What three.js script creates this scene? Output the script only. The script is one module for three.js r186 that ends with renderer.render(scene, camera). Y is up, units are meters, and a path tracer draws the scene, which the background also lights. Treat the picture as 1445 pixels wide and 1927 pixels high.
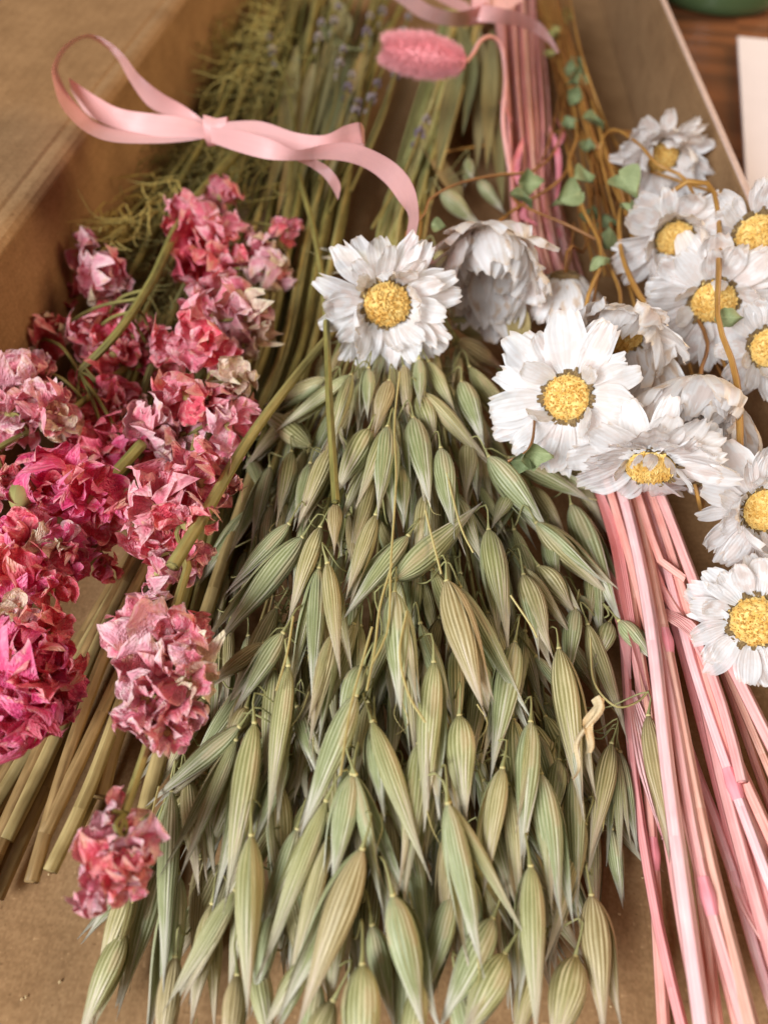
import * as THREE from 'three';
import { mergeGeometries, toCreasedNormals } from 'three/addons/utils/BufferGeometryUtils.js';
import { RectAreaLightUniformsLib } from 'three/addons/lights/RectAreaLightUniformsLib.js';
import { RoundedBoxGeometry } from 'three/addons/geometries/RoundedBoxGeometry.js';

// ------------------------------------------------------------------ camera, light, exposure
const scene = new THREE.Scene();
scene.background = new THREE.Color(0x000000);
const CAM_H = 0.185, PITCH = 50.5 * Math.PI / 180, F = 1428;           // F: focal length in photograph pixels
const camera = new THREE.PerspectiveCamera(68.02, 767 / 1024, 0.01, 20);
camera.position.set(0, CAM_H, 0);
camera.rotation.x = -PITCH;
camera.focus = 0.182;
camera.userData.fStop = 10;
camera.updateMatrixWorld();
scene.add(camera);

RectAreaLightUniformsLib.init();
function areaLight(name, color, intensity, w, h, from, to) {
  const l = new THREE.RectAreaLight(color, intensity, w, h);
  l.name = name; l.position.set(...from); l.lookAt(...to); scene.add(l); return l;
}
// daylight through a window behind and to the left of the camera, a warm room lamp beyond the box, pale ceiling bounce
areaLight('window_light', new THREE.Color(0.92, 0.955, 1.0), 32, 0.6, 0.6, [-0.75, 0.85, 0.75], [0, 0, -0.15]);
areaLight('room_lamp', new THREE.Color(1.0, 0.71, 0.43), 11.5, 0.8, 0.8, [1.4, 0.85, -0.75], [0, 0, -0.3]);
areaLight('ceiling_light', new THREE.Color(1.0, 0.90, 0.82), 0.45, 2.2, 2.2, [0, 1.9, -0.3], [0, 0, -0.3]);

const renderer = new THREE.WebGLRenderer({ antialias: true });
renderer.setSize(767, 1024);
renderer.toneMapping = THREE.LinearToneMapping;
renderer.toneMappingExposure = 0.98;
renderer.shadowMap.enabled = true;

// ------------------------------------------------------------------ helpers
const V = (x, y, z) => new THREE.Vector3(x, y, z);
let seed = 12345;
function rnd() { seed = (seed + 0x6D2B79F5) | 0; let t = Math.imul(seed ^ (seed >>> 15), 1 | seed); t = (t + Math.imul(t ^ (t >>> 7), 61 | t)) ^ t; return ((t ^ (t >>> 14)) >>> 0) / 4294967296; }
const rr = (a, b) => a + (b - a) * rnd();
const pick = a => a[Math.floor(rnd() * a.length) % a.length];
const clamp = (x, a, b) => Math.min(b, Math.max(a, x));
const sstep = (a, b, x) => { const t = clamp((x - a) / (b - a), 0, 1); return t * t * (3 - 2 * t); };
const lerp = (a, b, t) => a + (b - a) * t;
function h3(x, y, z) { let n = Math.imul(x, 374761393) + Math.imul(y, 668265263) + Math.imul(z, 1274126177) | 0; n = Math.imul(n ^ (n >>> 13), 1274126177); return ((n ^ (n >>> 16)) >>> 0) / 4294967296; }
function noise(x, y, z = 0) {
  const xi = Math.floor(x), yi = Math.floor(y), zi = Math.floor(z), s = t => t * t * (3 - 2 * t);
  const u = s(x - xi), v = s(y - yi), w = s(z - zi);
  const L = (a, b, t) => a + (b - a) * t;
  const f = k => L(L(h3(xi, yi, zi + k), h3(xi + 1, yi, zi + k), u), L(h3(xi, yi + 1, zi + k), h3(xi + 1, yi + 1, zi + k), u), v);
  return L(f(0), f(1), w);
}
const fbm = (x, y, z = 0) => 0.55 * noise(x, y, z) + 0.3 * noise(x * 2.1 + 7, y * 2.1, z * 2.1) + 0.15 * noise(x * 4.3, y * 4.3 + 3, z * 4.3);

// where a sight line of the photograph meets the height h above the box floor
function P(px, py, h) {
  const x = (px - 722.5) / F, y = (963.5 - py) / F;
  const d = V(x, y * Math.cos(PITCH) - Math.sin(PITCH), -y * Math.sin(PITCH) - Math.cos(PITCH));
  return V(0, CAM_H, 0).addScaledVector(d, (CAM_H - h) / -d.y);
}
const depthOf = p => (p.y - CAM_H) * -Math.sin(PITCH) + p.z * -Math.cos(PITCH);
const mPerPx = p => depthOf(p) / F;
const path = pts => pts.map(p => P(p[0], p[1], p[2]));

const taken = {};
function numbered(n) { const k = taken[n] = (taken[n] ?? -1) + 1; return k ? `${n}_${String(k).padStart(3, '0')}` : n; }
function thing(name, label, category, pos, group) {
  const o = new THREE.Group(); o.name = numbered(name); o.position.copy(pos); scene.add(o);
  o.userData = { label, category }; if (group) o.userData.group = group;
  return o;
}
function mesh(name, geo, mat) { const m = new THREE.Mesh(geo, mat); m.name = name; m.castShadow = m.receiveShadow = true; return m; }
// a part whose place is given in world coordinates
function part(t, name, geo, mat, pos) { const m = mesh(name, geo, mat); if (pos) m.position.copy(pos); m.position.sub(t.position); t.add(m); return m; }
// a sub-part of a part that stands unturned: place in world coordinates too
function sub(p, t, name, geo, mat, pos) { const m = mesh(name, geo, mat); if (pos) m.position.copy(pos); m.position.sub(t.position).sub(p.position); p.add(m); return m; }
function single(name, label, category, geo, mat, group) {       // a thing of one mesh, geometry in world coordinates, re-centred on its base
  geo.computeBoundingBox(); const b = geo.boundingBox, c = V((b.min.x + b.max.x) / 2, b.min.y, (b.min.z + b.max.z) / 2);
  geo.translate(-c.x, -c.y, -c.z); const m = mesh(numbered(name), geo, mat); m.position.copy(c);
  m.userData = { label, category }; if (group) m.userData.group = group; scene.add(m); return m;
}

function tex(w, h, fn, { srgb = true, repeat } = {}) {
  const d = new Uint8Array(w * h * 4);
  for (let j = 0; j < h; j++) for (let i = 0; i < w; i++) {
    const c = fn((i + 0.5) / w, (j + 0.5) / h), k = (j * w + i) * 4;
    d[k] = clamp(c[0], 0, 255); d[k + 1] = clamp(c[1], 0, 255); d[k + 2] = clamp(c[2], 0, 255); d[k + 3] = 255;
  }
  const t = new THREE.DataTexture(d, w, h); t.magFilter = THREE.LinearFilter; t.minFilter = THREE.LinearMipmapLinearFilter; t.generateMipmaps = true;
  if (srgb) t.colorSpace = THREE.SRGBColorSpace;
  t.wrapS = t.wrapT = THREE.RepeatWrapping; if (repeat) t.repeat.set(...repeat); t.needsUpdate = true; return t;
}
const mix3 = (a, b, t) => [lerp(a[0], b[0], t), lerp(a[1], b[1], t), lerp(a[2], b[2], t)];
const grey = g => [g, g, g];
function mat(o) { return new THREE.MeshPhysicalMaterial({ side: THREE.DoubleSide, roughness: 0.8, ...o }); }

// a sheet of nu x nv quads; fn(u, v) -> Vector3
function sheet(nu, nv, fn) {
  const pos = [], uv = [], idx = [];
  for (let j = 0; j <= nv; j++) for (let i = 0; i <= nu; i++) { const p = fn(i / nu, j / nv); pos.push(p.x, p.y, p.z); uv.push(i / nu, j / nv); }
  for (let j = 0; j < nv; j++) for (let i = 0; i < nu; i++) { const a = j * (nu + 1) + i, b = a + 1, c = a + nu + 1, d = c + 1; idx.push(a, b, d, a, d, c); }
  const g = new THREE.BufferGeometry(); g.setAttribute('position', new THREE.Float32BufferAttribute(pos, 3)); g.setAttribute('uv', new THREE.Float32BufferAttribute(uv, 2)); g.setIndex(idx); g.computeVertexNormals(); return g;
}
// a tube along points with radius function r(t); uv: round, metres along
function tube(pts, r, seg = 16, rad = 6, flat = 1, closed = true) {
  const c = new THREE.CatmullRomCurve3(pts, false, 'centripetal'), len = c.getLength();
  const pos = [], uv = [], idx = []; let n = null, prev = null;
  for (let j = 0; j <= seg; j++) {
    const t = j / seg, p = c.getPointAt(t), tg = c.getTangentAt(t);
    if (!n) { n = V(0, 1, 0); if (Math.abs(tg.y) > 0.9) n.set(1, 0, 0); n.addScaledVector(tg, -n.dot(tg)).normalize(); }
    else { n.applyQuaternion(new THREE.Quaternion().setFromUnitVectors(prev, tg)); n.addScaledVector(tg, -n.dot(tg)).normalize(); }
    prev = tg.clone(); const b = V(0, 0, 0).crossVectors(tg, n), R = typeof r === 'function' ? r(t) : r;
    for (let i = 0; i <= rad; i++) { const a = i / rad * Math.PI * 2, q = p.clone().addScaledVector(n, Math.cos(a) * R * flat).addScaledVector(b, Math.sin(a) * R); pos.push(q.x, q.y, q.z); uv.push(i / rad, t * len); }
  }
  for (let j = 0; j < seg; j++) for (let i = 0; i < rad; i++) { const a = j * (rad + 1) + i, b2 = a + 1, c2 = a + rad + 1, d = c2 + 1; idx.push(a, d, b2, a, c2, d); }
  if (closed) for (const [j, flip] of [[0, 0], [seg, 1]]) { const p = c.getPointAt(j / seg), k = pos.length / 3; pos.push(p.x, p.y, p.z); uv.push(0.5, j / seg * len); const o = j * (rad + 1); for (let i = 0; i < rad; i++) flip ? idx.push(k, o + i + 1, o + i) : idx.push(k, o + i, o + i + 1); }
  const g = new THREE.BufferGeometry(); g.setAttribute('position', new THREE.Float32BufferAttribute(pos, 3)); g.setAttribute('uv', new THREE.Float32BufferAttribute(uv, 2)); g.setIndex(idx); g.computeVertexNormals(); return g;
}
function basisQuat(z, up) { const x = V(0, 0, 0).crossVectors(up, z).normalize(), y = V(0, 0, 0).crossVectors(z, x); return new THREE.Quaternion().setFromRotationMatrix(new THREE.Matrix4().makeBasis(x, y, z)); }
const qAxis = (a, ang) => new THREE.Quaternion().setFromAxisAngle(a, ang);
const X = V(1, 0, 0), Y = V(0, 1, 0), Z = V(0, 0, 1);

// ------------------------------------------------------------------ materials
const kraft = (r, g, b, k, lines = 0) => tex(512, 512, (u, v) => {
  const f = fbm(u * 9, v * 9, k) - 0.5, fib = noise(u * 26, v * 210, k + 3) - 0.5, fib2 = noise(u * 190, v * 34, k + 5) - 0.5, gr = noise(u * 250, v * 250, k) - 0.5;
  const sp = noise(u * 120 + 9, v * 120, k + 11), spot = sp > 0.9 ? (sp - 0.9) * 330 : sp < 0.07 ? (sp - 0.07) * 500 : 0;
  const ln = lines ? Math.pow(0.5 + 0.5 * Math.cos(v * Math.PI * 2 * 26 + (fbm(u * 2, v * 2) - 0.5) * 1.5), 6) * -lines : 0;
  const d = f * 30 + fib * 7 + fib2 * 5 + gr * 20 + spot + ln; return [r + d, g + d * 0.92, b + d * 0.8];
});
const kraftBump = tex(512, 512, (u, v) => grey(120 + (fbm(u * 40, v * 40, 2) - 0.5) * 120 + (noise(u * 200, v * 60, 3) - 0.5) * 70), { srgb: false });
const M = {};
M.floor = mat({ map: kraft(148, 113, 74, 1, 3), bumpMap: kraftBump, bumpScale: 0.0002, roughness: 0.9 });
M.wall = mat({ map: kraft(148, 113, 74, 2, 3), bumpMap: kraftBump, bumpScale: 0.0002, roughness: 0.85 });
M.flap = mat({ map: kraft(148, 113, 74, 3, 5), bumpMap: kraftBump, bumpScale: 0.0002, roughness: 0.8 });
M.rightWall = mat({ map: kraft(148, 113, 74, 4, 3), bumpMap: kraftBump, bumpScale: 0.0002, roughness: 0.9 });
M.boardEdge = mat({ map: kraft(206, 176, 160, 5), roughness: 0.95 });
M.wood = mat({
  map: tex(512, 512, (u, v) => { const w = fbm(u * 3, v * 1.2, 8), ring = 0.5 + 0.5 * Math.sin((u * 22 + w * 7) * 2), g = noise(u * 240, v * 10, 4); return mix3([92, 52, 28], [150, 92, 54], clamp(ring * 0.55 + g * 0.45, 0, 1)); }),
  roughness: 0.5, clearcoat: 0.2, clearcoatRoughness: 0.4,
});
const stripes = (a, b, n, k) => tex(64, 256, (u, v) => { const s = noise(u * n, v * 3, k), f = noise(u * n * 3, v * 14, k + 2), bl = fbm(u * 2, v * 9, k + 4); return mix3(a, b, clamp(s * 0.55 + f * 0.3 + (bl - 0.5) * 0.7 + 0.12, 0, 1)); }, { repeat: [1, 22] });
const ridge = tex(64, 16, (u, v) => grey(128 + 110 * Math.sin(u * Math.PI * 2 * 7) * 0.6 + 40 * (noise(u * 40, v * 3) - 0.5)), { srgb: false, repeat: [1, 40] });
M.greenStem = [0, 1, 2].map(k => mat({ map: stripes([[92, 88, 40], [108, 100, 50], [82, 80, 42]][k], [[154, 142, 76], [168, 152, 90], [138, 130, 78]][k], 12, k), bumpMap: ridge, bumpScale: 0.0002, roughness: 0.65 }));
M.strawStem = [0, 1].map(k => mat({ map: stripes([[118, 92, 52], [128, 108, 62]][k], [[178, 146, 96], [184, 162, 108]][k], 12, k + 5), bumpMap: ridge, bumpScale: 0.0002, roughness: 0.6 }));
M.oatStem = [0, 1].map(k => mat({ map: stripes([[142, 142, 82], [160, 146, 88]][k], [[190, 184, 124], [206, 190, 130]][k], 10, k + 9), roughness: 0.65 }));
M.pedicel = mat({ map: stripes([124, 122, 74], [176, 168, 112], 6, 81), roughness: 0.7 });
M.collar = mat({ color: 0xc4b67c, roughness: 0.8 });
M.pinkStem = [0, 1, 2, 3, 4].map(k => mat({  map: stripes([[224, 144, 130], [230, 150, 146], [238, 172, 172], [222, 154, 132], [230, 144, 142]][k], [[248, 194, 178], [250, 200, 190], [254, 218, 214], [244, 198, 176], [246, 180, 174]][k], 12, k + 13), bumpMap: ridge, bumpScale: 0.0003, roughness: 0.62 }));
M.pinkNode = mat({ map: stripes([236, 130, 138], [252, 196, 200], 8, 31), roughness: 0.5 });
M.hotPinkStem = mat({ map: stripes([214, 108, 122], [242, 164, 172], 10, 33), roughness: 0.6 });
M.amber = [0, 1].map(k => mat({ map: stripes([[140, 94, 40], [116, 72, 32]][k], [[190, 144, 74], [166, 114, 56]][k], 8, k + 35), roughness: 0.5 }));
M.leaf = [0, 1, 2].map(k => mat({ map: tex(128, 128, (u, v) => { const vein = Math.exp(-Math.abs(u - 0.5) * 40) + 0.6 * Math.pow(0.5 + 0.5 * Math.cos((v * 9 - Math.abs(u - 0.5) * 9) * Math.PI * 2), 10), n = fbm(u * 6, v * 6, k * 3); return mix3(mix3([[84, 98, 58], [116, 128, 80], [120, 118, 62]][k], [[132, 142, 98], [164, 172, 124], [172, 160, 92]][k], n), [188, 196, 148], vein * 0.35); }), roughness: 0.75, transmission: 0.15 }));
M.ribbon = mat({ map: tex(64, 64, (u, v) => { const e = (u < 0.05 || u > 0.95) ? -10 : 0, n = (noise(u * 60, v * 8) - 0.5) * 8; return [240 + n + e, 184 + n + e, 180 + n + e]; }), bumpMap: tex(64, 64, (u, v) => grey(128 + 60 * Math.sin(v * Math.PI * 2 * 16)), { srgb: false, repeat: [1, 60] }), bumpScale: 0.00004, roughness: 0.36, sheen: 0.6, sheenColor: new THREE.Color(0.95, 0.82, 0.9), sheenRoughness: 0.4, transmission: 0.2 });
M.foliage = [0, 1, 2].map(k => mat({ color: [0x8a7e42, 0x6e6434, 0xac9a54][k], roughness: 0.9 }));

// oat husks: pale ribs on sage, streaky papery tips
const huskBump = tex(256, 64, (u, v) => grey(110 + 110 * Math.pow(0.5 + 0.5 * Math.cos(u * Math.PI * 2 * 9), 1.6) + 34 * (noise(u * 90, v * 4) - 0.5)), { srgb: false });
const HUSKS = [
  { base: [140, 138, 82], rib: [228, 222, 174], tip: [228, 214, 190] },
  { base: [150, 140, 86], rib: [230, 216, 168], tip: [228, 210, 184] },
  { base: [136, 142, 90], rib: [224, 224, 184], tip: [228, 220, 202] },
  { base: [152, 134, 86], rib: [224, 206, 160], tip: [224, 204, 178] },
];
M.husk = HUSKS.map((c, k) => mat({
  map: tex(256, 384, (u, v) => {
    const wob = (noise(u * 5, v * 3, k) - 0.5) * 0.02, rib = Math.pow(0.5 + 0.5 * Math.cos((u + wob) * Math.PI * 2 * 10 + Math.sin(u * 9 + k) * 0.8), 1.2) * (0.6 + 0.6 * noise(u * 10, 3, k));
    const fine = noise(u * 110, v * 9, k + 2), streak = noise(u * 24, v * 2.2, k + 5), blot = fbm(u * 3, v * 4, k + 8);
    let col = mix3(c.base, c.rib, clamp(rib * 0.8 + (fine - 0.5) * 0.6 + (blot - 0.5) * 0.6 + 0.05, 0, 1));
    col = mix3(col, [196, 168, 128], sstep(0.58, 0.78, blot) * 0.45);
    col = mix3(col, c.tip, sstep(0.56, 0.84, v + (streak - 0.5) * 0.55 + (fine - 0.5) * 0.14) * 0.9);
    const cell = noise(u * 60, v * 160, k) - 0.5; return [col[0] + cell * 12, col[1] + cell * 12, col[2] + cell * 10];
  }), bumpMap: huskBump, bumpScale: 0.00026, roughness: 0.5, transmission: 0.16,
}));
M.floret = mat({ map: stripes([176, 158, 92], [214, 200, 138], 9, 51), roughness: 0.55 });
M.brokenHusk = mat({ map: stripes([206, 176, 128], [234, 216, 180], 9, 52), roughness: 0.7 });

// daisy
M.white = [0, 1, 2].map(k => mat({
  map: tex(128, 192, (u, v) => {
    const vein = Math.pow(0.5 + 0.5 * Math.cos(u * Math.PI * 2 * 7 + (noise(u * 3, v * 3, k) - 0.5) * 2), 4), n = fbm(u * 4, v * 5, k * 7), f = noise(u * 70, v * 6, k);
    let c = mix3([250, 249, 248], [232, 222, 216], vein * 0.3 + (f - 0.5) * 0.2 + 0.1);
    c = mix3(c, [[238, 222, 212], [234, 214, 204], [228, 206, 184]][k], sstep(0.46, 0.66, n) * [0.35, 0.55, 0.9][k]);
    return mix3(c, [226, 206, 186], sstep(0.9, 1.02, v + (noise(u * 14, 2, k) - 0.5) * 0.12) * 0.6);
  }), bumpMap: tex(128, 32, (u, v) => grey(128 + 90 * Math.cos(u * Math.PI * 2 * 7) + 30 * (noise(u * 50, v * 5) - 0.5)), { srgb: false }), bumpScale: 0.00007,
  roughness: 0.5, transmission: 0.42,
}));
M.disc = mat({ map: tex(128, 128, (u, v) => mix3([206, 154, 66], [242, 216, 142], clamp(fbm(u * 8, v * 8, 3) * 1.6 - 0.3 + (noise(u * 60, v * 60) - 0.5) * 0.4, 0, 1))), roughness: 0.85 });
M.ring = mat({ map: tex(64, 64, (u, v) => mix3([92, 70, 42], [156, 130, 86], noise(u * 12, v * 6))), roughness: 0.95 });

// larkspur petals: dye-like patches, veins and pale dry patches
const PINKS = [
  { a: [220, 44, 108], b: [246, 104, 150], p: [250, 170, 188] },     // hot magenta
  { a: [226, 76, 96], b: [246, 130, 136], p: [252, 186, 176] },     // coral red
  { a: [230, 112, 134], b: [248, 164, 172], p: [252, 214, 208] },     // rose
  { a: [226, 146, 162], b: [246, 194, 200], p: [252, 232, 222] },     // pale rose
  { a: [206, 156, 140], b: [236, 208, 180], p: [244, 236, 206] },     // dried cream
  { a: [186, 36, 66], b: [222, 72, 100], p: [236, 130, 140] },     // deep red
];
M.petal = PINKS.map((c, k) => mat({
  map: tex(128, 128, (u, v) => {
    const n = fbm(u * 4, v * 4, k * 5), n2 = fbm(u * 9, v * 7, k * 5 + 2), vein = Math.pow(1 - Math.abs(2 * noise(u * 16 + n * 3, v * 4, k + 1) - 1), 8);
    let q = mix3(c.a, c.b, clamp((n - 0.28) * 2.2, 0, 1));
    q = mix3(q, c.p, sstep(0.52, 0.76, n2) * 0.6);
    q = mix3(q, [232, 214, 150], sstep(0.62, 0.76, fbm(u * 3 + 20, v * 3, k)) * 0.55);
    q = mix3(q, c.a.map(x => x * 0.8), vein * 0.4);
    const edge = Math.max(Math.abs(u - 0.5) * 2, v); return mix3(q, c.p.map(x => x + 6), sstep(0.84, 0.97, edge + (noise(u * 9, v * 9, k + 30) - 0.5) * 0.3) * 0.5);
  }), bumpMap: tex(128, 128, (u, v) => grey(255 * (0.5 * Math.abs(2 * fbm(u * 7, v * 7, 4) - 1) + 0.5 * Math.abs(2 * noise(u * 22, v * 18, 6) - 1))), { srgb: false }), bumpScale: 0.0005,
  roughness: 0.62, transmission: 0.3,
}));
M.bud = mat({ map: stripes([112, 110, 58], [186, 170, 106], 8, 61), roughness: 0.8 });

// ------------------------------------------------------------------ the table and the cardboard box
{
  const g = new THREE.PlaneGeometry(3, 3); g.rotateX(-Math.PI / 2); { const u = g.attributes.uv; for (let i = 0; i < u.count; i++) u.setXY(i, u.getX(i) * 14, u.getY(i) * 6); }
  const t = mesh('table', g, M.wood); t.position.set(0.2, -0.0045, -0.4); t.rotation.y = 1.35; t.userData = { kind: 'structure' }; scene.add(t);

  const YAW = -4.8 * Math.PI / 180, box = thing('cardboard_box', 'open brown cardboard letterbox carton holding the dried flower bunches', 'box', V(0, 0, 0));
  box.rotation.y = YAW; const XL = -0.1354, XR = 0.1003, H = 0.055, Z0 = 0.14, Z1 = -0.66, T = 0.003;
  const panel = (name, w, h, d, x, y, z, m, label) => {
    const g = new RoundedBoxGeometry(w, h, d, 2, 0.0007), p = g.attributes.position, n = g.attributes.normal, u = g.attributes.uv;
    for (let i = 0; i < p.count; i++) { const a = Math.abs(n.getX(i)), b = Math.abs(n.getY(i)); if (b > 0.6) u.setXY(i, p.getX(i) * 8, p.getZ(i) * 8); else if (a > 0.6) u.setXY(i, p.getZ(i) * 8, p.getY(i) * 8); else u.setXY(i, p.getX(i) * 8, p.getY(i) * 8); }
    const q = mesh(name, g, m); q.position.set(x, y, z); if (label) q.userData.label = label; box.add(q); return q;
  };
  panel('base_panel', XR - XL + 2 * T + 0.002, T, Z0 - Z1, (XL + XR) / 2, -T / 2, (Z0 + Z1) / 2, M.floor);
  panel('side_panel', T, H - 0.001, Z0 - Z1, XL - T / 2, H / 2 + 0.0002, (Z0 + Z1) / 2, M.wall);
  // the right side is doubled: an inner fold stands a little lower than the outer wall
  panel('side_panel', T, H, Z0 - Z1, XR + T / 2, H / 2 + 0.0002, (Z0 + Z1) / 2, M.rightWall);
  const lip = panel('board_edge', T * 0.8, 0.0008, Z0 - Z1 - 0.004, XR + T / 2, H + 0.0007, (Z0 + Z1) / 2, M.boardEdge, 'pale cut edge along the top of the box wall');
  panel('end_panel', XR - XL, H * 0.96, T, (XL + XR) / 2, H * 0.48 + 0.0002, Z1 - T / 2, M.wall);
  panel('end_panel', XR - XL, 0.03, T, (XL + XR) / 2, 0.0152, Z0 + T / 2, M.wall);
  // lid hinged on the left wall: one bent board with a rounded crest, a shallow scored groove, then the panel leaning back
  {
    const A = 0.1, o = [], L = 0.34, dx = -Math.cos(A), dy = Math.sin(A), crest = [XL - 0.0016, H - 0.0012];
    for (const [a, b] of [[0.0016, -0.0006], [0.0012, 0.0012], [-0.0002, 0.0026], [-0.0022, 0.0033], [-0.0042, 0.0032], [-0.0058, 0.0028], [-0.0068, 0.0028]]) o.push([crest[0] + a, crest[1] + b]);
    const p0 = [crest[0] - 0.0078, crest[1] + 0.0036]; for (let i = 0; i <= 6; i++) o.push([p0[0] + dx * L * i / 6, p0[1] + dy * L * i / 6]);
    const q = o[o.length - 1]; o.push([q[0] - dy * T, q[1] + dx * T]); o.push([crest[0] - 0.009, crest[1] - 0.001]); o.push([crest[0] - 0.0012, crest[1] - 0.0014]);
    const sh = new THREE.Shape(o.map(p => new THREE.Vector2(...p))), g = new THREE.ExtrudeGeometry(sh, { depth: Z0 - Z1, bevelEnabled: false, steps: 1 }); g.translate(0, 0, Z1);
    const gc = toCreasedNormals(g, 0.6), p = gc.attributes.position, u = gc.attributes.uv; for (let i = 0; i < p.count; i++) u.setXY(i, p.getZ(i) * 8, p.getX(i) * 8);
    const m = mesh('lid_panel', gc, M.flap); m.userData.label = 'lid panel folded outwards along the left crease'; box.add(m);
  }
}
// card on the table, and the foot of a green glass vessel
{
  const a = P(1392, 64, 0.003), b = P(1412, 362, 0.003), L = a.distanceTo(b);
  const t = thing('greeting_card', 'pale pink printed card lying on the wooden table beside the box', 'card', V((a.x + b.x) / 2, -0.0045, (a.z + b.z) / 2));
  const ang = Math.atan2(b.x - a.x, b.z - a.z);
  const g1 = new RoundedBoxGeometry(0.12, 0.004, L, 2, 0.0006); g1.translate(0.06, 0.0024, 0);
  const m1 = mesh('card_stack', g1, mat({ color: 0xb9a08c, roughness: 0.9 })); m1.rotation.y = ang; t.add(m1);
  const g2 = new RoundedBoxGeometry(0.124, 0.0012, L * 1.01, 2, 0.0004); g2.translate(0.061, 0.0052, 0);
  const m2 = mesh('cover', g2, mat({ map: tex(64, 64, (u, v) => { const n = fbm(u * 8, v * 8) * 10; return [240 + n, 230 + n, 232 + n]; }), roughness: 0.7 })); m2.rotation.y = ang; t.add(m2);
  const sq = [V(0.022, 0.0061, -0.035), V(0.025, 0.0061, -0.045), V(0.03, 0.0061, -0.03), V(0.034, 0.0061, -0.05), V(0.04, 0.0061, -0.04), V(0.05, 0.0061, -0.046)];
  const m3 = mesh('printed_mark', tube(sq, 0.0006, 40, 4), mat({ color: 0x9a8fb4, roughness: 0.7 })); m3.rotation.y = ang; t.add(m3);
  const c = P(1375, 24, 0), pr = [];
  for (const [r, y] of [[0.0001, 0.003], [0.030, 0.002], [0.037, 0.0], [0.041, 0.002], [0.043, 0.008], [0.043, 0.06], [0.040, 0.1], [0.022, 0.14], [0.017, 0.17], [0.015, 0.17], [0.0195, 0.139], [0.037, 0.1], [0.0395, 0.06], [0.0395, 0.012], [0.034, 0.008], [0.0001, 0.012]]) pr.push(new THREE.Vector2(r, y));
  const bt = mesh('glass_bottle', new THREE.LatheGeometry(pr, 48), mat({ color: 0x6f8a5a, transmission: 0.55, thickness: 0, ior: 1.5, roughness: 0.12 }));
  bt.position.set(c.x + 0.004, -0.0043, c.z - 0.043); bt.userData = { label: 'green glass bottle foot at the far right corner of the table', category: 'bottle' }; scene.add(bt);
}

// ------------------------------------------------------------------ oats
// one half husk: from the collar (z = 0) to the drawn-out tip (z = 1), half width about 0.5 in x, bulging to +y
const PROF = [[0, 0.16], [0.025, 0.40], [0.08, 0.66], [0.15, 0.85], [0.23, 0.96], [0.32, 1], [0.43, 0.95], [0.54, 0.82], [0.65, 0.63], [0.75, 0.44], [0.84, 0.27], [0.92, 0.13], [1, 0.015]];
function prof(t) { for (let i = 1; i < PROF.length; i++) if (t <= PROF[i][0]) { const [a, b] = PROF[i - 1], [c, d] = PROF[i]; return lerp(b, d, (t - a) / (c - a)); } return 0.015; }
function huskGeo(k) {
  const bendX = rr(-0.16, 0.16), bendY = rr(-0.25, 0.12), slim = rr(0.9, 1.3), open = rr(0.95, 1.25), cut = rr(0, 6);
  return sheet(14, 18, (u, v) => {
    const a = (u - 0.5) * Math.PI * open * (1 - 0.25 * v), t = v, w = 0.5 * Math.pow(prof(t), slim);
    const rib = 1 + 0.035 * Math.cos((u) * Math.PI * 2 * 4.5) * w * 2, edge = Math.abs(u - 0.5) * 2;
    const curl = (noise(u * 2 + cut, v * 4, k) - 0.5) * 0.10 * (0.3 + v) * (0.4 + edge);
    return V(Math.sin(a) * w * rib + bendX * t * t + curl * 0.6, Math.cos(a) * w * rib * 0.86 + bendY * t * t + curl * 0.5, t + (noise(u * 6, k, cut) - 0.5) * 0.05 * v);
  });
}
const huskGeos = Array.from({ length: 16 }, (_, k) => huskGeo(k));
const floretGeo = sheet(8, 12, (u, v) => { const a = (u - 0.5) * Math.PI * 2, w = 0.5 * Math.pow(prof(v), 1.2); return V(Math.sin(a) * w, Math.cos(a) * w, v); });
const collarGeo = new THREE.LatheGeometry([[0.0001, -0.5], [0.62, -0.5], [0.9, -0.1], [0.8, 0.3], [0.5, 0.6], [0.0001, 0.6]].map(p => new THREE.Vector2(...p)), 10); collarGeo.rotateX(Math.PI / 2);

function mound(px, py) {
  const xc = lerp(735, 690, clamp((py - 700) / 1100, 0, 1)), hw = py < 700 ? 200 : py < 1100 ? lerp(220, 390, (py - 700) / 400) : py < 1500 ? lerp(390, 460, (py - 1100) / 400) : 480;
  const ht = py < 1000 ? 0.040 : py < 1500 ? lerp(0.040, 0.033, (py - 1000) / 500) : lerp(0.033, 0.020, clamp((py - 1500) / 430, 0, 1));
  const u = (px - xc) / hw; return Math.max(0.008, ht * (1 - 0.68 * u * u));
}
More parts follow.
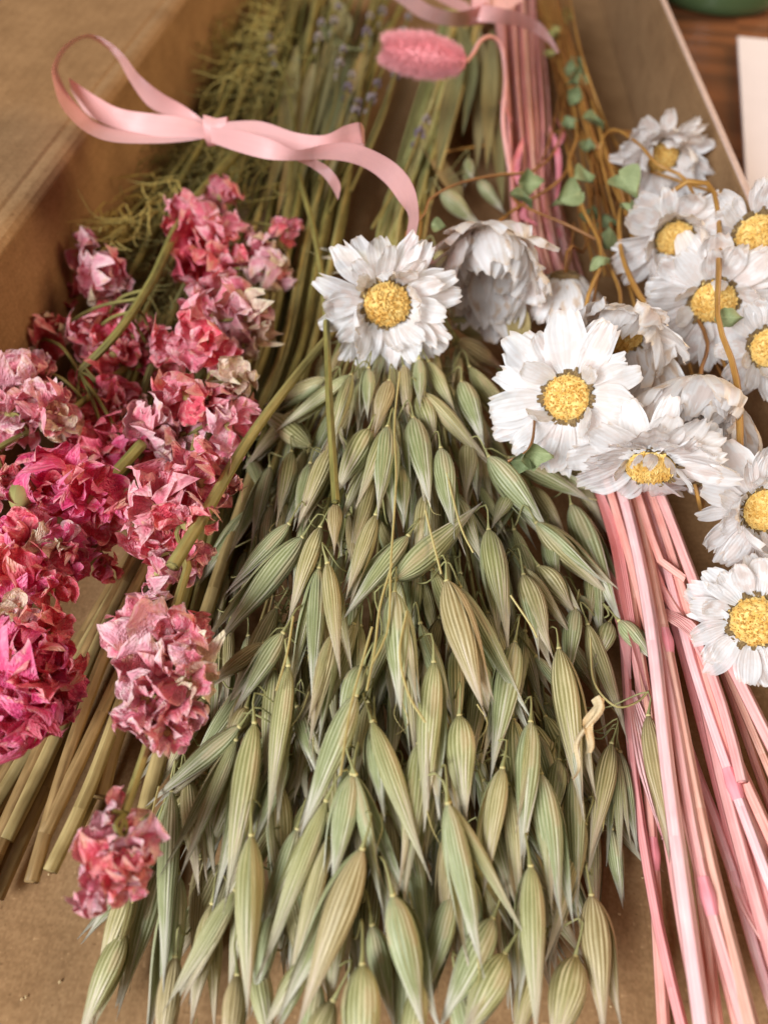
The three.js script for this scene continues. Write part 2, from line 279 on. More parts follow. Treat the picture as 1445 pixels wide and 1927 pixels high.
// base x, base y, tip x, tip y, width (photograph pixels), lift in mm
const SPIKES = [
  [660,705,511,813,30,4],[661,706,613,848,30,5],[693,693,695,792,28,3],[732,717,702,820,36,2],[788,676,792,770,26,4],[778,787,806,950,48,3],[693,809,638,928,50,3],[729,803,707,970,46,5],[704,839,641,975,32,0],[549,850,522,986,36,0],[584,872,555,997,30,0],[621,845,566,990,40,1],[583,839,483,773,42,-2],[613,712,500,770,30,0],[631,947,630,1040,30,4],[707,969,646,1130,36,2],[544,986,430,1111,36,3],[569,1011,406,1213,52,1],[603,992,536,1160,38,3],[768,1008,642,1159,38,2],
  [616,1060,643,1268,34,4],[600,1069,580,1317,38,1],[533,1191,446,1332,40,4],[497,1210,385,1285,32,2],[543,1253,515,1554,42,4],[627,1191,588,1399,42,1],[464,1332,430,1399,34,2],[479,1360,425,1696,52,6],[444,1392,349,1644,30,3],[742,1115,757,1335,54,5],[682,1252,632,1372,50,1],[670,1309,572,1558,54,5],[700,1357,806,1646,44,2],[704,1360,717,1540,42,0],[662,1457,624,1668,48,3],[668,1458,731,1713,32,3],[682,1597,565,1921,66,7],[682,1814,680,2080,74,5],[627,1883,540,2080,60,2],[473,1571,466,1897,56,5],
  [613,1506,482,1827,44,3],[617,1575,544,1859,38,1],[324,1488,310,1845,44,3],[444,1675,319,1890,42,3],[354,1461,375,1668,42,0],[451,1367,288,1509,42,4],[582,1796,506,1935,38,2],[447,1834,430,2020,44,0],[235,1752,150,1960,52,2],[252,1660,186,1850,50,1],[336,1644,310,1960,50,-2],
  [883,690,974,823,30,3],[868,719,907,834,44,4],[806,681,861,787,28,3],[798,740,925,878,38,3],[788,742,824,838,38,1],[829,843,851,1008,46,5],[880,834,876,942,40,0],[863,640,947,690,38,2],[944,737,988,817,38,-1],[919,859,1035,1003,50,5],[955,861,1115,942,38,6],[1066,859,1138,992,34,1],[1002,917,1068,1013,32,1],[1074,950,1174,1162,54,6],[1008,983,1146,1125,48,4],[919,997,956,1205,54,4],[743,1091,889,953,56,5],[963,925,922,994,32,0],[840,1093,901,1340,62,7],
  [865,1105,998,1361,38,4],[984,1081,1032,1234,48,3],[985,1068,1077,1193,30,2],[1012,1065,1080,1156,50,1],[1082,1146,1071,1280,40,2],[1051,1220,1099,1521,54,5],[968,1209,925,1449,52,2],[816,1246,802,1544,54,4],[864,1346,880,1545,64,3],[998,1358,975,1608,50,5],[1219,1346,1253,1608,48,12],[1111,1072,1127,1199,38,1],[1105,1175,1174,1386,34,3],[1146,1172,1124,1250,38,4],[1164,1168,1233,1246,36,8],[842,1511,903,1822,48,5],[845,1511,986,1772,28,4],[1017,1456,1053,1730,54,4],[945,1445,918,1677,48,4],[956,1475,981,1722,32,1],
  [998,1629,1013,1932,50,5],[1112,1684,1135,1945,62,2],[1082,1800,1040,1990,68,2],[950,1795,865,1965,66,3],[927,1728,830,1930,58,1],[739,1684,797,1945,68,4],[1150,1399,1112,1624,42,3],[1078,1464,1085,1707,40,1],[1100,1551,1025,1799,38,0],[1158,1410,1162,1631,24,1],[1166,1415,1205,1600,26,1],[788,1399,769,1696,48,0],[731,1532,741,1740,40,-3],[849,1684,800,1898,46,-2],[1051,1430,1041,1560,38,-2],
  [745,492,612,486,34,3],[880,300,885,345,22,0],[900,338,945,400,26,0],[830,360,900,420,34,-6],[1088,1120,1150,1180,20,0],[820,470,850,540,30,-4],[865,560,945,590,28,2],[850,600,935,650,30,2],[760,690,770,780,30,0],
  [470,860,500,960,34,-4],[510,800,560,850,36,-6],[755,880,760,980,36,0],[800,930,790,1060,34,0],[860,940,905,1050,36,0],[1030,1000,1050,1110,34,0],[520,1000,470,1110,32,-3],[560,1330,600,1450,34,-3],[380,1480,400,1640,34,-3],[540,1420,480,1600,36,-2],[900,1240,930,1350,36,-2],[760,1200,745,1330,34,-3],[640,1700,610,1900,44,-3],[560,1640,590,1790,34,-5],
  [520,1700,470,1900,42,-2],[600,1850,560,2050,48,0],[770,1780,760,2000,48,-2],[880,1640,900,1850,42,-4],[700,1740,740,1930,46,-2],[400,1700,370,1930,46,-3],[1010,1800,960,1990,46,-3],[330,1800,300,2020,48,0],[860,1860,900,2050,52,0],[560,1560,500,1760,42,-3],[1150,1560,1165,1700,30,-2],[480,1800,520,1990,44,-3],[790,1850,760,2040,48,2],
];
for (let k = 0; k < 270; k++) {                                   // the layers below
  const py = rr(640, 1640), hw = py < 700 ? 130 : py < 1100 ? lerp(150, 330, (py - 700) / 400) : lerp(330, 420, (py - 1100) / 540), u = rr(-1, 1), px = lerp(735, 700, (py - 640) / 1000) + u * hw;
  const ang = Math.atan2(px - 728, py - 250) * 1.15 + rr(-0.4, 0.4), d = depthOf(P(px, py, 0.02)), L = rr(0.021, 0.031) / d * F * lerp(0.75, 1, clamp((py - 600) / 900, 0, 1));
  SPIKES.push([px, py, px + Math.sin(ang) * L, py + Math.cos(ang) * L, L * rr(0.16, 0.21), rr(-20, -3)]);
}
{
  // stalks fan from the tie to their tips
  const ends = [[250,1700],[300,1560],[360,1760],[420,1420],[470,1640],[500,1180],[520,960],[560,1760],[590,1400],[640,1820],[650,1080],[690,1560],[730,1840],[740,1240],[800,1660],[830,980],[860,1420],[900,1800],[930,1240],[960,1560],[1000,1740],[1010,960],[1040,1380],[1090,1640],[1110,1180],[1130,1480],[1080,900]];
  const stalks = ends.map(([x, y], i) => {
    const t0 = i / ends.length, sx = 840 + (i % 9) * 9, tie = [705 + (i * 37 % 90), 470], hE = Math.max(0.006, mound(x, y) - 0.016);
    const pts = path([[sx, 20, 0.010 + (i % 4) * 0.004], [lerp(sx, tie[0], 0.55), 250, 0.014 + (i % 3) * 0.005], [tie[0], tie[1], 0.014 + (i % 5) * 0.003], [lerp(tie[0], x, 0.42), lerp(tie[1], y, 0.4), Math.max(0.010, mound(lerp(tie[0], x, 0.4), lerp(tie[1], y, 0.4)) - 0.014)], [lerp(tie[0], x, 0.78), lerp(tie[1], y, 0.75), Math.max(0.008, mound(x, y) - 0.012)], [x, y, hE]]);
    const t = thing('oat_stalk', 'pale green dried oat stalk with ribbed hanging spikelets in the central bunch', 'oats', pts[0].clone().setY(0), 'oat stalks of the central bunch');
    part(t, 'stem', tube(pts, q => lerp(0.0013, 0.0004, q), 30, 6), M.oatStem[i % 2]);
    const cv = new THREE.CatmullRomCurve3(pts, false, 'centripetal');
    return { t, samp: Array.from({ length: 60 }, (_, k) => ({ p: cv.getPoint(0.3 + 0.7 * k / 59), k })) };
  });
  SPIKES.forEach(([bx, by, tx, ty, w, lift], i) => {
    const hb = Math.max(0.006, mound(bx, by) + lift * 0.001 - 0.001), hm = Math.max(0.004, Math.min(hb + 0.004, mound(tx, Math.min(ty, 1927)) + lift * 0.001 * 0.8));
    const b = P(bx, by, hb), tp = P(tx, ty, hm), mid = b.clone().add(tp).multiplyScalar(0.5), L = b.distanceTo(tp) * 1.05, W = Math.min(w * mPerPx(mid) * 0.98, 0.0092);
    // hang it on the nearest stalk, a little upstream
    let best = null, bd = 1e9; const up = tp.clone().sub(b).normalize();
    for (const s of stalks) for (const q of s.samp) { const dv = b.clone().sub(q.p), al = dv.dot(up), dd = dv.length() + (al < 0.006 ? 0.02 - al : 0) + Math.abs(al - 0.018) * 0.3; if (dd < bd) { bd = dd; best = { s, q }; } }
    const t = best.s.t, from = best.q.p, dir = up.clone();
    const ped = [from, from.clone().lerp(b, 0.45).add(V(rr(-0.002, 0.002), rr(0, 0.004), 0)), b.clone().addScaledVector(dir, -0.006).add(V(rr(-0.001, 0.001), 0.0012, rr(-0.001, 0.001))), b.clone()];
    const sp = part(t, 'spikelet', tube(ped, q => 0.00022 + 0.00036 * sstep(0.9, 1, q), 14, 5), M.pedicel);
    const toCam = V(0, CAM_H, 0).sub(mid).normalize(), n = toCam.lerp(Y, 0.35).normalize();
    const q0 = basisQuat(dir, n).multiply(qAxis(Z, rr(-0.5, 0.5)));
    const col = sub(sp, t, 'collar', collarGeo, M.collar, b); col.quaternion.copy(q0); col.scale.setScalar(0.0007);
    const tint = i % 11 === 3 ? 3 : [0, 2, 1, 0, 2, 1, 2][Math.floor(rnd() * 7)], slack = lift < -5 ? rr(0.02, 0.1) : rr(0.01, 0.12);
    const addHusk = (roll, tilt, yaw, len, wid, m) => { const g = sub(sp, t, 'husk', pick(huskGeos), m, b); g.quaternion.copy(q0).multiply(qAxis(Z, roll)).multiply(qAxis(Y, yaw)).multiply(qAxis(X, -tilt)); g.scale.set(wid, wid, len); return g; };
    addHusk(0, slack * 0.4, rr(-0.03, 0.03), L, W, M.husk[tint]);
    addHusk(Math.PI + rr(-1.1, 1.1), slack * 1.3, rr(-0.12, 0.12), L * rr(0.9, 1.08), W * 0.95, M.husk[rnd() < 0.6 ? tint : 2]);
    if (i % 2) addHusk(rr(-1.4, 1.4), slack * 0.2, rr(-0.16, 0.16), L * rr(0.82, 1.0), W * 0.72, M.husk[(tint + 1) % 3]);
    if (i % 4 === 1) { const e = b.clone().addScaledVector(dir, L * 0.9), aw = tube([e, e.clone().addScaledVector(dir, 0.004).add(V(rr(-0.0015, 0.0015), rr(-0.0005, 0.001), rr(-0.001, 0.001))), e.clone().addScaledVector(dir, rr(0.006, 0.010)).add(V(rr(-0.004, 0.004), rr(-0.001, 0.002), rr(-0.003, 0.001)))], q => 0.00013 * (1.2 - q), 8, 4); sub(sp, t, 'awn', aw, M.oatStem[1], null); }
    if (lift > -6 && i % 3 === 0) { const f = sub(sp, t, 'floret', floretGeo, M.floret, b); f.quaternion.copy(q0).multiply(qAxis(Y, rr(-0.06, 0.06))); f.scale.set(W * 0.5, W * 0.5, L * 0.72); }
  });
  // long empty pedicels lying on top of the bunch
  const loose = [[[752,700],[742,800],[745,900],[735,1060],[728,1190],[700,1250]],[[738,1060],[715,1140],[705,1220],[690,1300]],[[765,1150],[752,1230],[770,1310],[800,1360]],[[800,960],[812,1010],[830,1080]],[[840,890],[870,1000],[890,1040]],[[1110,1200],[1120,1290],[1160,1330],[1200,1320],[1220,1300]],[[552,1160],[540,1230],[520,1300]],[[700,1180],[660,1330],[640,1460]],[[960,1120],[1000,1180],[1010,1200]],[[300,1480],[290,1520],[250,1700]]];
  loose.forEach((l, i) => single('oat_thread', 'bare straw coloured oat thread lying over the oat spikelets', 'stem', tube(l.map(([x, y], k) => P(x, y, Math.max(0.012, mound(x, y) + (x > 1150 ? 0.012 : 0.007)))), 0.00028, 24, 5), M.oatStem[1], 'bare threads on the oat bunch'));
  // torn papery husk at the right of the bunch
  const hb = P(1122, 1318, 0.032), g1 = sheet(4, 14, (u, v) => { const p = hb.clone().lerp(P(1068, 1475, 0.030), v), w = 0.0012 * (1 - v * 0.85); return p.add(V((u - 0.5) * w * 2 + Math.sin(v * 9) * 0.0012, Math.sin(u * 3.1) * 0.0016 + 0.002 * noise(u * 2, v * 6), 0)); });
  const g2 = sheet(4, 10, (u, v) => { const p = hb.clone().lerp(P(1100, 1420, 0.034), v), w = 0.0013 * (1 - Math.abs(v - 0.4)); return p.add(V((u - 0.5) * w * 2 + Math.cos(v * 7) * 0.0009, 0.0015 * noise(u * 3, v * 5, 2), 0)); });
  const tt = thing('torn_husk', 'torn papery cream oat husk at the right edge of the oats', 'husk', hb.clone().setY(0.03)); part(tt, 'husk_shred', g1, M.brokenHusk); part(tt, 'husk_shred', g2, M.brokenHusk);
}

// ------------------------------------------------------------------ straw leaves and green stems behind
function blade(pts, w, twist = 0.3, k = 0, along = 1) {                       // a creased leaf blade along world points
  const c = new THREE.CatmullRomCurve3(pts, false, 'centripetal');
  const g = sheet(4, 18, (u, v) => {
    const p = c.getPointAt(v), t = c.getTangentAt(v), s = V(0, 0, 0).crossVectors(t, Y).normalize(), a = twist * Math.sin(v * 3 + k), x = (u - 0.5) * w * (0.5 + 0.5 * Math.sin(Math.PI * (0.15 + 0.8 * v))) * (1 - 0.94 * Math.pow(v, 4)) * (1 - 0.7 * Math.pow(1 - v, 6));
    return p.addScaledVector(s, x * Math.cos(a)).add(V(0, x * Math.sin(a) + Math.abs(u - 0.5) * w * 0.25 + (noise(u * 2, v * 7, k) - 0.5) * 0.001, 0));
  });
  const uv = g.attributes.uv; for (let i = 0; i < uv.count; i++) uv.setY(i, uv.getY(i) * along); return g;
}
M.straw = [0, 1, 2].map(k => mat({ map: tex(64, 256, (u, v) => { const s = noise(u * 22, v * 2, k), f = noise(u * 60, v * 18, k + 4), n = fbm(u * 2, v * 6, k); return mix3([[112, 104, 60], [92, 92, 52], [126, 112, 68]][k], [[172, 158, 106], [142, 138, 90], [180, 160, 110]][k], clamp(s * 0.6 + f * 0.25 + (n - 0.5) * 0.6 + 0.1, 0, 1)); }), roughness: 0.7, transmission: 0.15 }));
[[[640,20],[600,190],[565,360]],[[660,60],[625,210],[590,350]],[[690,90],[650,220],[610,380]],[[620,-20],[650,60],[600,150]],[[600,40],[640,90],[690,100]],[[590,120],[560,260],[520,420]],[[560,90],[535,250],[500,400]],[[700,60],[660,170],[630,260]]].forEach((l, i) =>
  single('straw_leaf', 'dry straw coloured leaf blade among the stems above the bow', 'leaf', blade(l.map(([x, y], k) => P(x, y, 0.024 + 0.002 * (i % 5))), 0.0085, 0.4, i), M.straw[i % 3], 'leaf blades above the bow'));
[[[880,40],[850,180],[800,300]],[[900,60],[905,160],[895,330]],[[925,60],[920,180],[915,330]],[[870,100],[840,220],[820,330]],[[795,270],[830,320],[870,390]],[[940,90],[935,230],[945,400]],[[860,30],[885,140],[870,260]],[[960,560],[975,620],[985,680]]].forEach((l, i) =>
  single('oat_leaf', 'olive green oat leaf blade left of the pink stems', 'leaf', blade(l.map(([x, y], k) => P(x, y, 0.022 + 0.003 * (i % 4))), i === 4 ? 0.014 : 0.0085, 0.5, i + 9), M.straw[(i + 1) % 3], 'oat leaf blades beside the pink stems'));

// green stems running between the larkspur and the oats
for (let i = 0; i < 34; i++) {
  const a = i / 33, lay = i % 4, x0 = lerp(560, 800, rnd()), x1 = lerp(500, 640, a) + rr(-14, 14), x2 = lerp(430, 580, a) + rr(-10, 10), end = rr(760, 1180), xe = lerp(360, 540, a) - (end - 760) * 0.16;
  const h = 0.006 + lay * 0.0045;
  single('grass_stalk', 'olive green dried stem between the pink larkspur and the oats', 'stem', tube(path([[x0, -10, h], [lerp(x0, x1, 0.6), 190, h + 0.004], [x1, 430, h + 0.003], [x2, 690, h], [xe, end, h * 0.8]]), rr(0.0011, 0.0019), 22, 7), M.greenStem[i % 3], 'green stems left of the oats');
}
single('cut_stalk', 'cut olive stem crossing the larkspur diagonally from the white daisy', 'stem', tube(path([[700, 545, 0.034], [600, 655, 0.041], [470, 825, 0.046], [390, 960, 0.048], [325, 1066, 0.050]]), q => lerp(0.0011, 0.0016, q), 26, 8), M.greenStem[1]);
single('thin_grass_stalk', 'thin green grass stem hanging over the left of the oats beside the daisy', 'stem', tube(path([[562, 330, 0.034], [592, 440, 0.040], [612, 580, 0.046], [620, 760, 0.048], [632, 945, 0.047]]), 0.00105, 24, 7), M.greenStem[0]);
for (let i = 0; i < 14; i++) { const f = i / 13, h = 0.004 + (i % 4) * 0.006; single('bare_stalk', 'olive larkspur stalk running along the left cardboard wall', 'stem', tube(path([[470 + f * 120, -20, h], [400 + f * 120 + rr(-12, 12), 170, h + 0.003], [290 + f * 150 + rr(-15, 15), 380, h + 0.002], [170 + f * 180 + rr(-10, 10), 610, h], [90 + f * 190, 800, h]]), rr(0.0008, 0.0014), 20, 6), M.greenStem[i % 3], 'larkspur stalks along the left wall'); }
// thick pale stems reaching out at the lower left
[[[440,760],[300,1020],[150,1330],[-10,1690]],[[400,800],[250,1070],[110,1370],[-40,1640]],[[420,840],[290,1130],[180,1370],[85,1570]],[[340,900],[190,1160],[60,1400],[-60,1600]],[[450,860],[320,1140],[215,1400],[190,1500]],[[480,880],[380,1180],[280,1500],[255,1640]],[[300,960],[140,1230],[0,1480],[-80,1600]],[[360,880],[230,1110],[90,1420],[10,1580]],[[330,960],[220,1180],[130,1420],[60,1660]],[[420,900],[300,1170],[190,1450],[140,1560]],[[280,1000],[130,1300],[20,1540],[-50,1700]],[[380,940],[280,1180],[170,1480],[95,1640]]].forEach((l, i) =>
  single('straw_stalk', i === 2 ? 'thick straw stem with its cut end showing left of the lowest blossom' : 'thick pale straw stem under the larkspur at the lower left', 'stem', tube(path(l.map(([x, y], k) => [x, y, 0.005 + (i % 3) * 0.0045])), rr(0.0015, 0.0022), 30, 14), M.strawStem[i % 2], 'thick straw stems at the lower left'));

// lavender sprigs behind the bow
const lavGeo = (() => { const gs = []; for (let i = 0; i < 9; i++) { const g = new THREE.IcosahedronGeometry(0.5, 1), p = g.attributes.position; for (let j = 0; j < p.count; j++) { const n = 0.7 + 0.7 * noise(p.getX(j) * 4 + i * 3, p.getY(j) * 4, p.getZ(j) * 4); p.setXYZ(j, p.getX(j) * n * 0.5, p.getY(j) * n * 0.9, p.getZ(j) * n * 0.5); } g.translate(Math.cos(i * 2.4) * 0.5, (i - 4) * 0.24, Math.sin(i * 2.4) * 0.5); g.computeVertexNormals(); gs.push(g); } return mergeGeometries(gs); })();
M.lavender = [0x8a7c80, 0x746670, 0x93857e].map(c => mat({ color: c, roughness: 0.95 }));
[[512,95,560,300],[655,165,600,340],[640,120,590,320],[700,185,620,400],[690,60,640,300],[760,60,690,280],[720,20,670,250],[745,140,660,360],[600,70,560,280],[670,210,640,330],[790,250,700,430],[630,40,570,250]].forEach(([x, y, x2, y2], i) => {
  const h = 0.030 + 0.003 * (i % 3), a = P(x, y, h), b = P(x2, y2, h - 0.006), t = thing('lavender_sprig', 'thin lavender sprig with small faded purple buds among the far stems', 'lavender', b.clone().setY(0), 'lavender sprigs in the far bunch');
  part(t, 'stem', tube([b, b.clone().lerp(a, 0.5).add(V(0.003, 0.003, 0)), a, a.clone().lerp(b, -0.35)], 0.0007, 14, 5), M.greenStem[i % 3]);
  for (const [f, s] of [[1, 1], [1.16, 0.8], [0.86, 0.55]]) { const m = part(t, 'bud', lavGeo, M.lavender[(i + (f > 1 ? 1 : 0)) % 3], b.clone().lerp(a, f)); m.scale.setScalar(0.0033 * s); m.quaternion.copy(basisQuat(Z, Y)).multiply(qAxis(X, 1.4)).multiply(qAxis(Y, i)); }
});

// curled feathery foliage
function foliage(label, spots, n, h0, h1, m) {
  const gs = [];
  for (let i = 0; i < n; i++) {
    const [x, y, r] = spots[i % spots.length], px = x + rr(-r, r), py = y + rr(-r, r), p = P(px, py, rr(h0, h1)), L = rr(0.010, 0.026), a = 1.95 + rr(-0.9, 0.9), c = rr(-1.3, 1.3), pts = [];
    let q = p.clone(), ang = a, el = rr(-0.5, 0.6); for (let k = 0; k < 5; k++) { pts.push(q.clone()); q.add(V(Math.cos(ang) * Math.cos(el), Math.sin(el) * 0.6, Math.sin(ang) * Math.cos(el)).multiplyScalar(L / 4)); q.y = clamp(q.y, 0.002, 0.06); ang += c * 0.4; el += rr(-0.5, 0.5); }
    gs.push(tube(pts, t => 0.00042 * (1 - 0.6 * t), 7, 4, 0.6));
  }
  const g = mergeGeometries(gs); const o = single('dried_foliage', label, 'foliage', g, m); o.userData.kind = 'stuff';
}
foliage('tangled olive green thread foliage by the left wall above the bow', [[470,40,70],[440,150,60],[470,240,80],[400,60,40],[520,110,60],[480,320,60]], 700, 0.006, 0.034, M.foliage[0]);
foliage('dark olive thread foliage behind the upper pink larkspur', [[330,330,60],[300,430,80],[350,280,60],[270,500,60],[300,560,60],[420,320,60]], 700, 0.004, 0.028, M.foliage[1]);
foliage('yellowish curled leaf tips at the far end of the larkspur', [[470,15,60],[460,130,40],[215,400,30],[240,430,30],[300,360,40],[500,30,40]], 220, 0.02, 0.038, M.foliage[2]);

// ------------------------------------------------------------------ larkspur
function petalGeo(k) {
  const wid = rr(0.9, 1.35), bend = rr(-0.5, 1.5), cr = rr(0.09, 0.19), ruf = rr(1.5, 3.5), s = k * 9.7, cupX = rr(-0.5, 0.5), fl = rr(0, 6);
  return sheet(14, 14, (u, v) => {
    const x = (u - 0.5) * 2, w = wid * 0.5 * (0.12 + 0.88 * Math.pow(Math.sin(Math.PI * Math.min(1, 0.05 + v * 0.62)), 0.8)) * Math.sqrt(1 - 0.72 * Math.pow(clamp((v - 0.55) / 0.45, 0, 1), 2)), rim = 1 - 0.12 * x * x * v - 0.14 * noise(u * 5, s) * v;
    const el = bend * v * v, yy = Math.sin(el) * v * 0.6, zz = v * rim * Math.cos(el * 0.6);
    const rg = f => 1 - Math.abs(2 * noise(u * 1.7 * f + s, v * 1.5 * f, s) - 1);
    const fold = cr * 1.6 * (rg(1) - 0.5) + cr * 0.6 * (rg(2.4) - 0.5) + cr * 0.42 * (rg(4.6) - 0.5) + Math.sin(u * ruf * Math.PI + fl) * 0.13 * v * v, ed = Math.pow(Math.abs(x), 3) * 0.3 * (noise(s, v * 2 + (x > 0 ? 9 : 0)) > 0.45 ? 1 : -0.7) * v;
    return V(x * w * (1 - 0.25 * Math.abs(cupX) * v) + (noise(u * 3, v * 3, s + 3) - 0.5) * cr * v, yy + cupX * x * x * w + (fold + ed) * (0.2 + v * 0.8), zz + (noise(u * 3 + 9, v * 3, s) - 0.5) * cr * v);
  });
}
const petalGeos = Array.from({ length: 14 }, (_, k) => petalGeo(k));
const coreGeo = (() => { const g = new THREE.IcosahedronGeometry(0.5, 2), p = g.attributes.position; for (let j = 0; j < p.count; j++) { const n = 0.6 + 0.8 * noise(p.getX(j) * 5, p.getY(j) * 5, p.getZ(j) * 5 + 4); p.setXYZ(j, p.getX(j) * n, p.getY(j) * n, p.getZ(j) * n); } g.computeVertexNormals(); return g; })();
function blossom(t, px, py, h, rpx, kinds, join, n0 = 9) {
  const n = n0 + 2, c = P(px, py, h), R = rpx * 1.04 * mPerPx(c);
  const core = part(t, 'blossom', coreGeo, M.bud, c); core.scale.setScalar(1);
  core.geometry = coreGeo; core.scale.set(1, 1, 1);
  const small = coreGeo.clone().scale(R * 0.34, R * 0.34, R * 0.34); core.geometry = small;
  if (join) { const jp = join; sub(core, t, 'flower_stalk', tube([jp, jp.clone().lerp(c, 0.5).add(V(rr(-0.002, 0.002), 0.003, 0)), c], 0.00055, 8, 5), M.greenStem[0], null); }
  const toC = V(0, CAM_H, 0).sub(c).normalize();
  for (let i = 0; i < n; i++) {
    const phi = i * 2.39996 + rr(-0.4, 0.4), ct = 1 - (i + 0.5) / n * 1.35, st = Math.sqrt(Math.max(0, 1 - ct * ct));
    const e1 = V(1, 0, 0).addScaledVector(toC, -toC.x).normalize(), e2 = V(0, 0, 0).crossVectors(toC, e1);
    const d = toC.clone().multiplyScalar(ct).addScaledVector(e1, st * Math.cos(phi)).addScaledVector(e2, st * Math.sin(phi)).normalize();
    const up = V(rr(-1, 1), rr(-0.3, 1), rr(-1, 1)).normalize().addScaledVector(toC, 0.7), q = basisQuat(d, up).multiply(qAxis(X, rr(-0.7, 0.7))).multiply(qAxis(Z, rr(-0.6, 0.6)));
    const m = sub(core, t, 'petal', pick(petalGeos), M.petal[pick(kinds)], c.clone().addScaledVector(d, R * 0.1)); m.quaternion.copy(q); const s = R * rr(0.62, 1.06); m.scale.set(s * rr(0.8, 1.05), s, s);
  }
}
function larkspur(label, stemPts, radius, list, smat = 0) {
  const pts = path(stemPts), t = thing('larkspur_stalk', label, 'larkspur', pts[0].clone().setY(0), 'pink larkspur stalks');
  part(t, 'stem', tube(pts, q => lerp(radius, radius * 0.55, q), 30, 8), M.greenStem[smat]);
  const cv = new THREE.CatmullRomCurve3(pts, false, 'centripetal'), sm = Array.from({ length: 50 }, (_, k) => cv.getPoint(k / 49));
  for (const [x, y, h, r, kinds, n] of list) { const c = P(x, y, h); let b = sm[0], bd = 9; for (const s of sm) { const d = s.distanceTo(c); if (d < bd) { bd = d; b = s; } } blossom(t, x, y, h, r, kinds, b, n); }
  return t;
}
larkspur('rose pink larkspur stalk ending in the separate blossom at the lower left', [[600,120,0.02],[470,450,0.026],[390,740,0.03],[340,1000,0.036],[352,1080,0.045],[330,1130,0.044],[300,1300,0.036],[262,1460,0.038],[235,1530,0.040]], 0.0017, [
  [190,1625,0.036,74,[1,2,2],9],[255,1600,0.038,72,[1,2,3],9],[215,1545,0.038,55,[2,3],7],[175,1670,0.032,58,[2,3],7],[240,1660,0.033,58,[2,2,3],7],
  [265,1215,0.042,84,[2,3,2],10],[345,1195,0.042,70,[2,2,1],9],[270,1310,0.040,78,[2,3,3],10],[350,1275,0.042,72,[3,4,2],10],[310,1370,0.036,78,[2,2,3],9],[345,1340,0.036,60,[2,3],7],
  [300,950,0.044,84,[2,2,1],10],[375,905,0.046,78,[1,2,2],10],[425,895,0.042,50,[2,3],7],[350,985,0.046,78,[2,3,1],10],[290,1010,0.040,66,[2,1],8],[300,1085,0.038,60,[3,2],8],[365,1060,0.038,50,[2,3],7]], 1);
larkspur('pale rose larkspur stalk in the middle, with dried cream blossoms on its right', [[560,0,0.014],[480,380,0.022],[400,560,0.026],[360,720,0.03],[345,860,0.03]], 0.0016, [
  [300,800,0.034,72,[3,2,3],9],[350,745,0.040,62,[2,2,1],8],[335,830,0.030,56,[3,2],8],[430,800,0.034,62,[2,3],8],[400,755,0.036,54,[2,3],8],[450,775,0.03,46,[2,1],7],
  [385,640,0.040,74,[2,1,2],9],[330,660,0.034,66,[2,1],8],[405,590,0.036,62,[2,2,3],8],[420,545,0.034,50,[2,3],7],[465,600,0.036,62,[4,4,3],12],[450,715,0.040,52,[4],9],[455,650,0.032,44,[4,3],8],[370,570,0.034,48,[2,3],7]], 0);
larkspur('coral pink larkspur stalk with the topmost blossoms under the bow', [[620,-20,0.012],[440,330,0.024],[390,440,0.03],[400,520,0.028]], 0.0016, [
  [350,425,0.036,56,[2,1],8],[405,440,0.036,66,[1,2,2],9],[375,490,0.032,66,[1,2,5],9],[430,490,0.030,50,[2,1],8],[415,372,0.034,40,[1,2],7],[365,395,0.034,40,[2,3],6],[500,490,0.028,56,[3,4,2],10],[540,430,0.03,36,[1,2],8],[485,470,0.03,36,[3,2],7],[520,520,0.024,42,[3,4],8]], 1);
larkspur('faded pink larkspur spray nearest the left cardboard wall', [[470,120,0.018],[330,320,0.024],[230,420,0.026],[190,500,0.024],[120,560,0.016]], 0.0012, [
  [160,470,0.034,44,[2,3],6],[190,520,0.032,58,[3,2,4],9],[215,540,0.028,40,[3,2],7],[120,560,0.018,44,[5,1],6]], 0);
larkspur('coral red larkspur stalk with the thick bare stem pointing to the left wall', [[470,260,0.034],[350,400,0.038],[280,540,0.040],[210,640,0.038],[150,700,0.032]], 0.0022, [
  [75,635,0.022,50,[1,2,4],8],[110,620,0.022,36,[4,1],6],[165,635,0.026,52,[1,2],8],[215,665,0.026,62,[1,5,2],9],[250,630,0.028,48,[1,2],8],[200,605,0.024,40,[1],6],[285,640,0.026,42,[1,2],7],[190,745,0.026,64,[1,5,1],9],[150,735,0.022,42,[1,5],7],[225,760,0.024,46,[1,2],7],
  [200,830,0.024,64,[1,5,1],9],[245,855,0.026,52,[0,1],8],[150,820,0.022,56,[5,1],8],[290,690,0.018,44,[5,1],6]], 0);
larkspur('hot magenta larkspur stalk filling the lower left edge of the photo', [[380,700,0.020],[240,880,0.026],[130,980,0.028],[50,1150,0.028],[40,1330,0.026]], 0.0017, [
  [130,890,0.036,78,[0,1,0],10],[165,940,0.038,80,[0,0,1],10],[80,945,0.034,66,[0,1],9],[205,965,0.032,62,[0,1],8],[110,1020,0.038,58,[0,4,3],9],[50,1020,0.036,66,[0,0,1],9],[130,1060,0.034,60,[0,1],8],[40,1090,0.036,72,[0,1],10],[95,1110,0.036,56,[0,1,2],8],
  [40,1150,0.038,44,[3,4],6],[90,1190,0.034,66,[0,1,1],9],[20,1210,0.034,64,[0,0],9],[70,1280,0.034,84,[0,0,1],11],[15,1310,0.034,70,[0,0],9],[115,1260,0.032,62,[0,1],8],[60,1350,0.032,74,[0,0,5],10],[110,1340,0.028,50,[0,5],8],[10,1380,0.028,58,[0,5],8],[175,1020,0.024,46,[5,0],7],[200,1060,0.016,46,[5],6]], 2);
